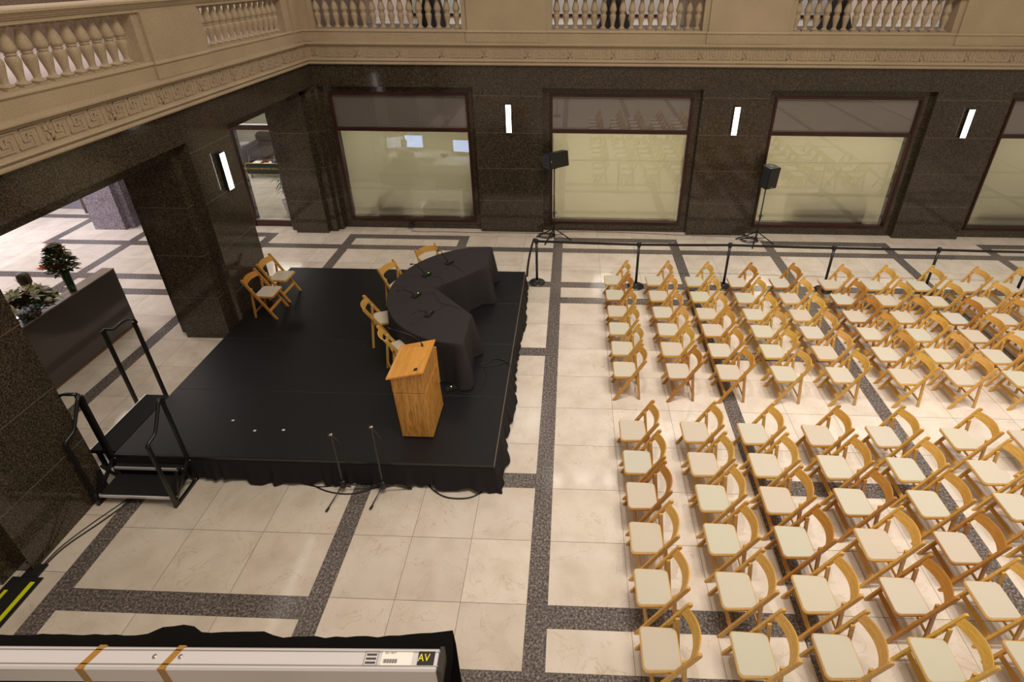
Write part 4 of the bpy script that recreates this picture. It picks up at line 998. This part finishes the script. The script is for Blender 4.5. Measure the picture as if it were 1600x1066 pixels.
# ------------------------------------------------------------------ lectern
lc = thing('lectern', 'oak lectern with sloped top and gooseneck microphone at the stage corner', 'lectern', (-1.975, -8.64, SZ))
YD = .60
def xzprism(m, poly, y0, y1, mat):      # poly in (x, z)
    vs = [(x, y0, z) for x, z in poly] + [(x, y1, z) for x, z in poly]; n = len(poly)
    m.add(vs, [tuple(range(n)), tuple(range(2 * n - 1, n - 1, -1))] + [(i, (i + 1) % n, (i + 1) % n + n, i + n) for i in range(n)], mat)
m = MB(); xzprism(m, [(.01, .02), (.415, .02), (.385, .752), (-.015, .752)], 0, YD, 'oak'); m.build('lower_body', lc, bevel=.004)
m = MB(); xzprism(m, [(-.018, .760), (.383, .760), (.385, 1.085), (-.02, .985)], 0, YD, 'oak'); m.build('upper_body', lc, bevel=.004)
m = MB(); xzprism(m, [(.0, .750), (.37, .750), (.37, .762), (.0, .762)], .012, YD - .012, 'black_plastic'); m.box(.02, .40, .02, YD - .02, 0, .022, 'black_plastic'); m.build('shadow_gap', lc)
m = MB(); xzprism(m, [(-.065, .985), (.405, 1.100), (.400, 1.122), (-.070, 1.007)], -.03, YD + .03, 'oak_top'); tp_ = m.build('top', lc, bevel=.006, bseg=2)
m = MB(); xzprism(m, [(-.045, 1.0125), (-.030, 1.016), (-.030, 1.019), (-.045, 1.0155)], .0, YD, 'oak_edge'); m.build('paper_stop', tp_)
m = MB(); xzprism(m, [(.270, 1.092), (.312, 1.1025), (.311, 1.108), (.269, 1.0975)], .03, .075, 'black_plastic'); m.build('cable_port', tp_)
MB().box(.38, .40, YD - .002, YD + .03, .4, 1.0, 'oak').build('rear_trim', lc)
m = MB(); m.tube([(.26, .52, 1.085), (.25, .52, 1.13)], .013, 'black_plastic'); m.tube([(.25, .52, 1.13), (.22, .52, 1.19), (.12, .53, 1.25), (.0, .54, 1.29), (-.12, .54, 1.335)], .005, 'black_metal'); m.build('gooseneck_microphone', lc)
MB().tube([(-.12, .54, 1.335), (-.17, .54, 1.355)], .010, 'black_plastic').build('windscreen', lc)

# ------------------------------------------------------------------ folding chair
def make_chair():
    """faces local -X; front feet at x=0"""
    t = thing('folding_chair', 'x', 'chair', (0, 0, 0), 0, 'wooden folding chairs in the audience')
    hw = .2
    for sy in (-1, 1):
        m = MB(); y = sy * hw; th_ = .0125
        P = [(-.026, 0), (.022, 0), (.434, .742), (.443, .766), (.432, .784), (.405, .784), (.388, .762)]
        vs = [(x, y - th_, z) for x, z in P] + [(x, y + th_, z) for x, z in P]; n = len(P)
        m.add(vs, [tuple(range(n)), tuple(range(2 * n - 1, n - 1, -1))] + [(i, (i + 1) % n, (i + 1) % n + n, i + n) for i in range(n)], 'chair_wood')
        m.build('front_leg', t, bevel=.003)
        m = MB(); y = sy * (hw - .030); m.bar((.385, y, 0.0), (.318, y, .600), .022, .038, 'chair_wood', up=(1, 0, 0)); m.build('rear_leg', t, bevel=.003)
        MB().tube([(.318, sy * (hw - .047), .577), (.318, sy * (hw + .0145), .577)], .0065, 'metal', 8).build('bolt', t); MB().tube([(.245, sy * (hw + .001), .437), (.245, sy * (hw + .0145), .437)], .0065, 'metal', 8).build('bolt', t)
    # seat frame with rounded front corners
    poly = [(-.022, -.150), (-.010, -.176), (.015, -.184), (.300, -.176), (.325, -.150), (.325, .150), (.300, .176), (.015, .184), (-.010, .176), (-.022, .150)]
    m = MB(); m.prism(poly, .405, .437, 'chair_wood'); s_ = m.build('seat', t, bevel=.006, bseg=2)
    c = [(x * .94 + .009, y * .94) for x, y in poly]
    m = MB(); m.prism([(x * 1.0, y) for x, y in c], .436, .445, 'cushion'); k = len(c)
    m.v = m.v; cu = m.build('cushion', s_, bevel=.004, bseg=2)
    m = MB(); n = 12; vs = []
    for i in range(n + 1):
        u = -1 + 2 * i / n; y = u * (hw - .011); bx = .066 * (1 - u * u)
        for x, z in ((.345, .655), (.3930, .745), (.407, .739), (.359, .649)): vs.append((x + bx, y, z + (.010 * (1 - u * u) if z > .7 else 0)))
    fs = [(i * 4 + j, (i + 1) * 4 + j, (i + 1) * 4 + (j + 1) % 4, i * 4 + (j + 1) % 4) for i in range(n) for j in range(4)] + [(0, 1, 2, 3), (n * 4 + 3, n * 4 + 2, n * 4 + 1, n * 4)]
    m.add(vs, fs, 'chair_wood', False); m.build('backrest', t)
    m = MB(); m.bar((.085, -hw + .01, .165), (.085, hw - .01, .165), .014, .050, 'chair_wood', up=(.48, 0, .87)); m.build('stretcher', t, bevel=.002)
    m = MB(); m.bar((.373, -hw + .04, .11), (.373, hw - .04, .11), .012, .036, 'chair_wood', up=(0, 0, 1)); m.build('stretcher', t, bevel=.002)
    return t
chair0 = make_chair()
used = False
rc = random.Random(21)
def tone():
    q = rc.random()
    if q < .10: return (.72, .56, .42, 1)
    if q < .28: return (.88, .80, .66, 1)
    v = rc.uniform(.93, 1.08); return (v, v * rc.uniform(.95, 1.05), v * rc.uniform(.8, 1.15), 1)
def place_chair(x, y, z, rz, label, group):
    global used
    ctone = tone(); pk = rc.random()
    ccol = (1.0, .93, .91, 1) if pk < .35 else (rc.uniform(.95, 1.03), rc.uniform(.97, 1.0), rc.uniform(.93, 1.0), 1)
    loc = Vector((x, y, z)); rz += rc.uniform(-.015, .015)
    if not used:
        tree_of(chair0)
        r = chair0; r.location = loc; r.rotation_euler.z = rz; r['label'] = label; r['group'] = group; used = True
    else: r = dup(chair0, loc, rz, label, None, group)
    return r, ctone, ccol
def paint(r, ctone, ccol):
    for c in PENDING_CHILDREN[r.name]:
        c.color = ctone
        for g_ in PENDING_GRAND.get(c.name, []): g_.color = ccol
chairs = []
BXC = [.86, 1.67, 2.43, 3.26, 4.085, 5.03, 5.85, 6.74, 7.58, 8.40, 9.25, 10.1]
BYC = [-4.80, -5.34, -5.88, -6.38, -6.91, -7.43]
for i, x in enumerate(BXC):
    for j, y in enumerate(BYC):
        if project((x, y + .37, .44))[0] > 1640: continue
        chairs.append(place_chair(x + .02 + rc.uniform(-.008, .008), y + .2 + rc.uniform(-.008, .008), 0, 0,
            'wooden folding chair, far block, %s row from the stage, %s seat from the ropes' % (ORD[i], ORD[j]), 'folding chairs of the far seating block'))
FXC = [.87, 1.68, 2.435, 3.295, 4.14, 5.11, 5.98, 6.85]
FYC = [-8.63, -9.14, -9.62, -10.13, -10.66, -11.20]
for i, x in enumerate(FXC):
    for j, y in enumerate(FYC):
        u, v = project((x, y + .37, .44))
        if u > 1640 or v > 1090: continue
        chairs.append(place_chair(x + .02 + rc.uniform(-.008, .008), y + .2 + rc.uniform(-.008, .008), 0, 0,
            'wooden folding chair, near block, %s row from the stage, %s seat from the aisle' % (ORD[i], ORD[j]), 'folding chairs of the near seating block'))
def stage_chair(mid, face_deg, label):
    # mid: middle of the back top; face direction in degrees
    a = math.radians(face_deg); f = Vector((math.cos(a), math.sin(a)))
    p = Vector(mid) + f * .43
    chairs.append(place_chair(p.x, p.y, SZ, a + PI, label, 'folding chairs on the stage'))
stage_chair((-5.335, -5.89), 0, 'wooden folding chair on the stage against the pillar, the nearer of two')
stage_chair((-5.355, -5.35), -1, 'wooden folding chair on the stage against the pillar, the farther of two')
stage_chair((-2.56, -4.74), -50, 'wooden folding chair at the far end behind the curved black table')
stage_chair((-3.09, -5.47), -19, 'wooden folding chair second from the far end behind the curved black table')
stage_chair((-3.06, -6.67), 19, 'wooden folding chair second from the lectern behind the curved black table')
stage_chair((-2.52, -7.46), 34, 'wooden folding chair behind the lectern at the curved black table')
PENDING_CHILDREN = {}; PENDING_GRAND = {}
for o in COL.objects:
    if o.parent is not None:
        PENDING_CHILDREN.setdefault(o.parent.name, []).append(o); PENDING_GRAND.setdefault(o.parent.name, []).append(o)
for r, a, b in chairs: paint(r, a, b)

# ------------------------------------------------------------------ stanchions and belts
def stanchion(label, x, y):
    t = thing('stanchion', label, 'barrier post', (x, y, 0), group='black belt barrier posts')
    m = MB(); m.lathe([(.165, 0), (.17, .006), (.168, .014), (.12, .030), (.05, .048), (.034, .060), (.028, .07)], 'black_metal', seg=28); m.build('base', t)
    m = MB(); m.lathe([(.0255, .05), (.0255, .93)], 'black_metal', seg=16); m.build('post', t)
    m = MB(); m.lathe([(.033, .92), (.035, .925), (.035, 1.0), (.033, 1.015), (.02, 1.02)], 'black_plastic', seg=18); m.box(-.045, .045, -.012, .012, .935, 1.0, 'black_plastic'); m.build('belt_head', t)
SP = [(-.503, -4.03), (1.545, -4.10), (3.355, -4.05), (5.375, -4.10), (7.40, -4.10), (9.20, -4.13)]
for i, (x, y) in enumerate(SP): stanchion('black belt barrier post, %s from the stage along the rope line' % ORD[i], x, y)
for i in range(5):
    (a, b), (c, d) = SP[i], SP[i + 1]; n = 10; m = MB(); vs = []; fs = []
    for k in range(n + 1):
        u = k / n; x = a + .035 + (c - a - .07) * u; y = b + (d - b) * u; sag = .004 * math.sin(PI * u)
        for yy, zz in ((-.002, -.026), (.002, -.026), (.002, .026), (-.002, .026)): vs.append((x, y + yy, .968 - sag + zz))
    for k in range(n):
        for j in range(4): fs.append((k * 4 + j, (k + 1) * 4 + j, (k + 1) * 4 + (j + 1) % 4, k * 4 + (j + 1) % 4))
    m.add(vs, fs, 'rope'); tag(m.build('barrier_belt'), 'black belt stretched between the %s and %s barrier posts from the stage' % (ORD[i], ORD[i + 1]), 'barrier belt', 'barrier belts')
m = MB(); vs = []; fs = []
Pb = [(-.555, -3.93, .985), (-.60, -4.02, .86), (-.635, -4.12, .72), (-.66, -4.22, .58), (-.675, -4.30, .45), (-.68, -4.36, .33)]
for p in Pb:
    for dx, dz in ((-.004, -.0), (.004, 0)): vs += [(p[0] + dx - .018, p[1] - .018, p[2]), (p[0] + dx + .018, p[1] + .018, p[2])]
for k in range(len(Pb) - 1):
    a = k * 4; b = a + 4
    for p, q in ((0, 1), (1, 3), (3, 2), (2, 0)): fs.append((a + p, b + p, b + q, a + q))
m.add(vs, fs, 'rope'); tag(m.build('barrier_belt'), 'loose black belt hanging from the first barrier post to the stage corner', 'barrier belt')

# ------------------------------------------------------------------ loudspeakers on stands
def speaker_stand(label, x, y, h, feet):
    t = thing('speaker_stand', label, 'stand', (x, y, 0), group='black tripod speaker stands')
    m = MB(); m.tube([(0, 0, .06), (0, 0, h * .62)], .019, 'black_metal'); m.tube([(0, 0, h * .6), (0, 0, h)], .014, 'black_metal'); m.build('pole', t)
    m = MB(); m.tube([(0, 0, .60), (0, 0, .70)], .027, 'black_plastic'); m.tube([(-.05, 0, .66), (.05, 0, .66)], .009, 'black_plastic'); m.ball((.055, 0, .66), .015, 'black_plastic', 8); m.ball((0, -.03, .52), .009, 'metal', 8); m.build('collar', t)
    for fx, fy in feet:
        d = Vector((fx, fy)); L = MB(); L.bar((fx * .03, fy * .03, .24), (fx, fy, .018), .03, .016, 'black_metal'); L.bar((0, 0, .07), (fx * .5, fy * .5, .125), .022, .010, 'black_metal'); lg = L.build('leg', t)
        MB().ball((fx, fy, .018), .018, 'rubber', 8).build('rubber_foot', lg)
    return t
speaker_stand('black tripod stand carrying the tilted loudspeaker at the second window', -.22, -1.90, 1.80, [(-.42, -.02), (-.20, -.42), (.42, -.15), (.15, .30)][:3])
speaker_stand('black tripod stand carrying the upright loudspeaker at the third window', 4.66, -1.90, 1.40, [(-.46, 0.05), (-.20, -.42), (.36, -.17)])
def loudspeaker(label, loc, rz, tilt, sc=1.0, lying=False):
    t = thing('loudspeaker', label, 'speaker', loc, rz, 'black loudspeakers'); t.rotation_euler = (tilt, 0, rz); t.scale = (sc, sc, sc)
    if lying:
        c_, s_2 = math.cos(.66), math.sin(.66)
        Q = Matrix(((0, -s_2, c_), (0, c_, s_2), (-1, 0, 0))); Q = Matrix.Rotation(-.16, 3, Vector((c_, s_2, 0))) @ Q
        t.rotation_euler = Q.to_euler(); t.location = Vector(loc) - Q @ Vector((0, 0, .25)) * sc
    P = [(-.16, -.15), (.16, -.15), (.16, .06), (.09, .15), (-.09, .15), (-.16, .06)]
    m = MB(); m.prism(P, 0, .50, 'black_plastic'); m.build('cabinet', t, bevel=.012, bseg=2)
    m = MB(); m.box(-.14, .14, -.158, -.148, .03, .47, 'black_metal'); m.build('grille', t, bevel=.004)
    m = MB(); m.box(-.02, .02, -.161, -.157, .035, .05, 'metal'); m.build('badge', t)
    m = MB(); m.box(-.05, .05, -.04, .05, .495, .504, 'black_metal'); m.box(-.05, .05, .148, .153, .25, .36, 'black_metal'); m.build('handle', t)
    m = MB(); m.tube([(0, 0, -.05), (0, 0, .01)] if not lying else [(.15, 0, .25), (.20, 0, .25)], .022, 'black_metal'); m.build('pole_cup', t)
loudspeaker('black loudspeaker tilted forward on the stand at the second window', (-.20, -1.86, 1.97), 0, 0, 1.08, True)
loudspeaker('black loudspeaker upright on the stand at the third window', (4.66, -1.90, 1.40), .45, .06, 1.0)
def coil(label, x, y, sd):
    r = random.Random(sd); P = []
    for k in range(90):
        a = k * .33; rr = .13 + .05 * r.random(); P.append((x + rr * 1.25 * math.cos(a), y + rr * .8 * math.sin(a), .008 + .0009 * k * r.uniform(.6, 1)))
    return tag(MB().tube(P, .006, 'rubber', 5).build('cable_coil'), label, 'cable')
coil('coiled black cable at the foot of the tilted loudspeaker stand', -.40, -1.87, 1); coil('coiled black cable at the foot of the upright loudspeaker stand', 4.50, -1.92, 2)

# ------------------------------------------------------------------ microphone stands in front of the stage
def mic_stand(label, x, y, h, feet, boom):
    t = thing('microphone_stand', label, 'stand', (x, y, 0), group='black microphone stands in front of the stage')
    m = MB(); m.tube([(0, 0, .10), (0, 0, h)], .008, 'stand_metal'); m.tube([(0, 0, .10), (0, 0, h * .55)], .011, 'stand_metal'); m.build('pole', t)
    m = MB(); m.lathe([(.02, .08), (.034, .09), (.036, .15), (.03, .19), (.016, .20)], 'black_plastic', seg=14); m.ball((-.045, 0, .16), .012, 'black_plastic', 8); m.build('hub', t)
    for fx, fy in feet:
        lg = MB().tube([(0, 0, .14), (fx, fy, .016)], .008, 'stand_metal').build('leg', t); d = Vector((fx, fy, 0)).normalized()
        MB().tube([(fx - d.x * .05, fy - d.y * .05, .026), (fx, fy, .015)], .0145, 'rubber').build('rubber_foot', lg)
    m = MB(); m.tube([(0, 0, h), boom], .0055, 'stand_metal'); m.build('boom', t)
    m = MB(); m.tube([(-.02, 0, h - .01), (.02, 0, h + .01)], .013, 'metal', 8); m.ball((0, -.02, h + .02), .010, 'metal', 8); m.box(-.035, -.015, -.01, .01, h - .02, h + .03, 'black_plastic'); m.build('clutch', t)
mic_stand('black microphone stand, left of the two before the stage', -2.60, -9.15, .98, [(-.12, -.30), (.36, .05), (-.10, .09)], (.10, .05, .75))
mic_stand('black microphone stand, right of the two before the stage', -2.10, -9.15, 1.12, [(-.10, -.25), (.33, .06), (-.08, .09)], (.09, .05, .84))

# ------------------------------------------------------------------ striped mat near the left pier
mt = thing('striped_mat', 'black mat with bright yellow stripe on the floor beside the left pier', 'mat', (-5.60, -10.33, 0), 0)
m = MB(); m.box(-.17, .17, -1.0, 0.0, .001, .014, 'rubber'); m.box(-.075, .10, 0.0, .14, .001, .02, 'rubber'); m.build('mat', mt)
m = MB(); m.box(.075, .125, -1.0, -.05, .0135, .016, 'tape_yellow'); m.build('stripe', mt)
m = MB(); m.box(-.125, -.085, -1.0, -.14, .0135, .016, 'tape_yellow'); m.build('stripe', mt)

# ------------------------------------------------------------------ aluminium screen case with black cloth close to the camera
sc_ = thing('screen_case', 'aluminium projection screen case with amber tape, seen from above at the bottom edge', 'screen case', (-.05, -13.155, 4.80), .028)
A = RM.to_euler()
m = MB(); m.box(-1.6, 0, -.0, .034, -.045, 0, 'alu'); m.build('housing', sc_, bevel=.003)
m = MB(); m.box(-1.6, 0, .006, .0075, .0005, .0012, 'metal'); m.box(-1.6, 0, .027, .0285, .0005, .0012, 'metal'); m.build('groove', sc_)
m = MB(); m.box(-.001, .006, -.001, .036, -.047, .001, 'black_plastic'); m.build('end_cap', sc_)
for x in (-.605, -.468):
    m = MB(); T = Matrix(((1, .45, 0, x), (0, 1, 0, 0), (0, 0, 1, 0), (0, 0, 0, 1))); m.box(0, .012, -.001, .035, -.0455, .0012, 'tape_amber', T); m.build('tape', sc_)
m = MB(); m.box(-.036, -.008, .008, .028, .0005, .0016, 'label_dark'); m.build('badge', sc_)
text_mesh('logo', 'AV', .016, 'logo_yellow', Matrix.Translation((-.026, .018, .0018)), sc_, .0003)
m = MB(); m.box(-.098, -.046, .007, .029, .0005, .0010, 'paper'); m.build('label', sc_)
text_mesh('label_print', 'SDI 19077', .0045, 'label_ink', Matrix.Translation((-.084, .0255, .0012)), sc_, .0001)
m = MB()
for k in range(16): m.box(-.094 + k * .0015, -.0933 + k * .0015 + (.0004 if k % 3 else 0), .0105, .0165, .0009, .0013, 'label_ink')
m.build('barcode', sc_)
m = MB(); frame_ring_pts = [(-.125, -.104, .007, .0285)]
m.box(-.127, -.104, .0065, .0068, .0005, .0012, 'label_ink'); m.box(-.127, -.104, .0280, .0284, .0005, .0012, 'label_ink'); m.box(-.127, -.1265, .0065, .0284, .0005, .0012, 'label_ink'); m.box(-.1045, -.104, .0065, .0284, .0005, .0012, 'label_ink')
for k in range(3): m.box(-.124, -.107, .010 + k * .006, .0125 + k * .006, .0005, .0012, 'label_ink')
m.build('warning_label', sc_)
m = MB()
for x in (-.484, -.440): m.lathe([(.0035, .0005), (.0035, .002), (.001, .0022)], 'metal', (x, .018, 0), 12)
m.build('screw', sc_)
m = MB(); m.tube([(-.45, .02, -.05), (-.43, .05, -1.0), (-.43, .05, -4.79)], .012, 'metal'); m.build('support_pole', sc_)
m = MB(); m.box(-.60, -.26, -.12, .22, -4.80, -4.785, 'black_metal'); m.build('base_plate', sc_)
# black cloth bunched behind and under the case
m = MB(); r = random.Random(9); n = 90; vs = []; fs = []; rows = 7
for i in range(n + 1):
    x = -1.65 + 1.665 * i / n
    back = .050 + .004 * r.random() + (.016 if -.51 < x < -.44 else 0) + (.006 if -.44 <= x < -.30 else 0) + (.010 * max(0, (x + .10) / .11) if x > -.10 else 0)
    prof = [(-.022, -.9), (-.010, -.3), (.0, -.055), (back * .7, -.05), (back, -.004 + .004 * r.random()), (back + .006, -.06), (back + .012 + .008 * math.sin(i * .9), -.9)]
    for y, z in prof: vs.append((x, y, z))
for i in range(n):
    for j in range(rows - 1): fs.append((i * rows + j, (i + 1) * rows + j, (i + 1) * rows + j + 1, i * rows + j + 1))
m.add(vs, fs, 'cloth_black', True)
tag(m.build('black_drape', loc=(-.05, -13.155, 4.80), rz=.028), 'black cloth bunched behind the aluminium screen case at the bottom edge', 'cloth')
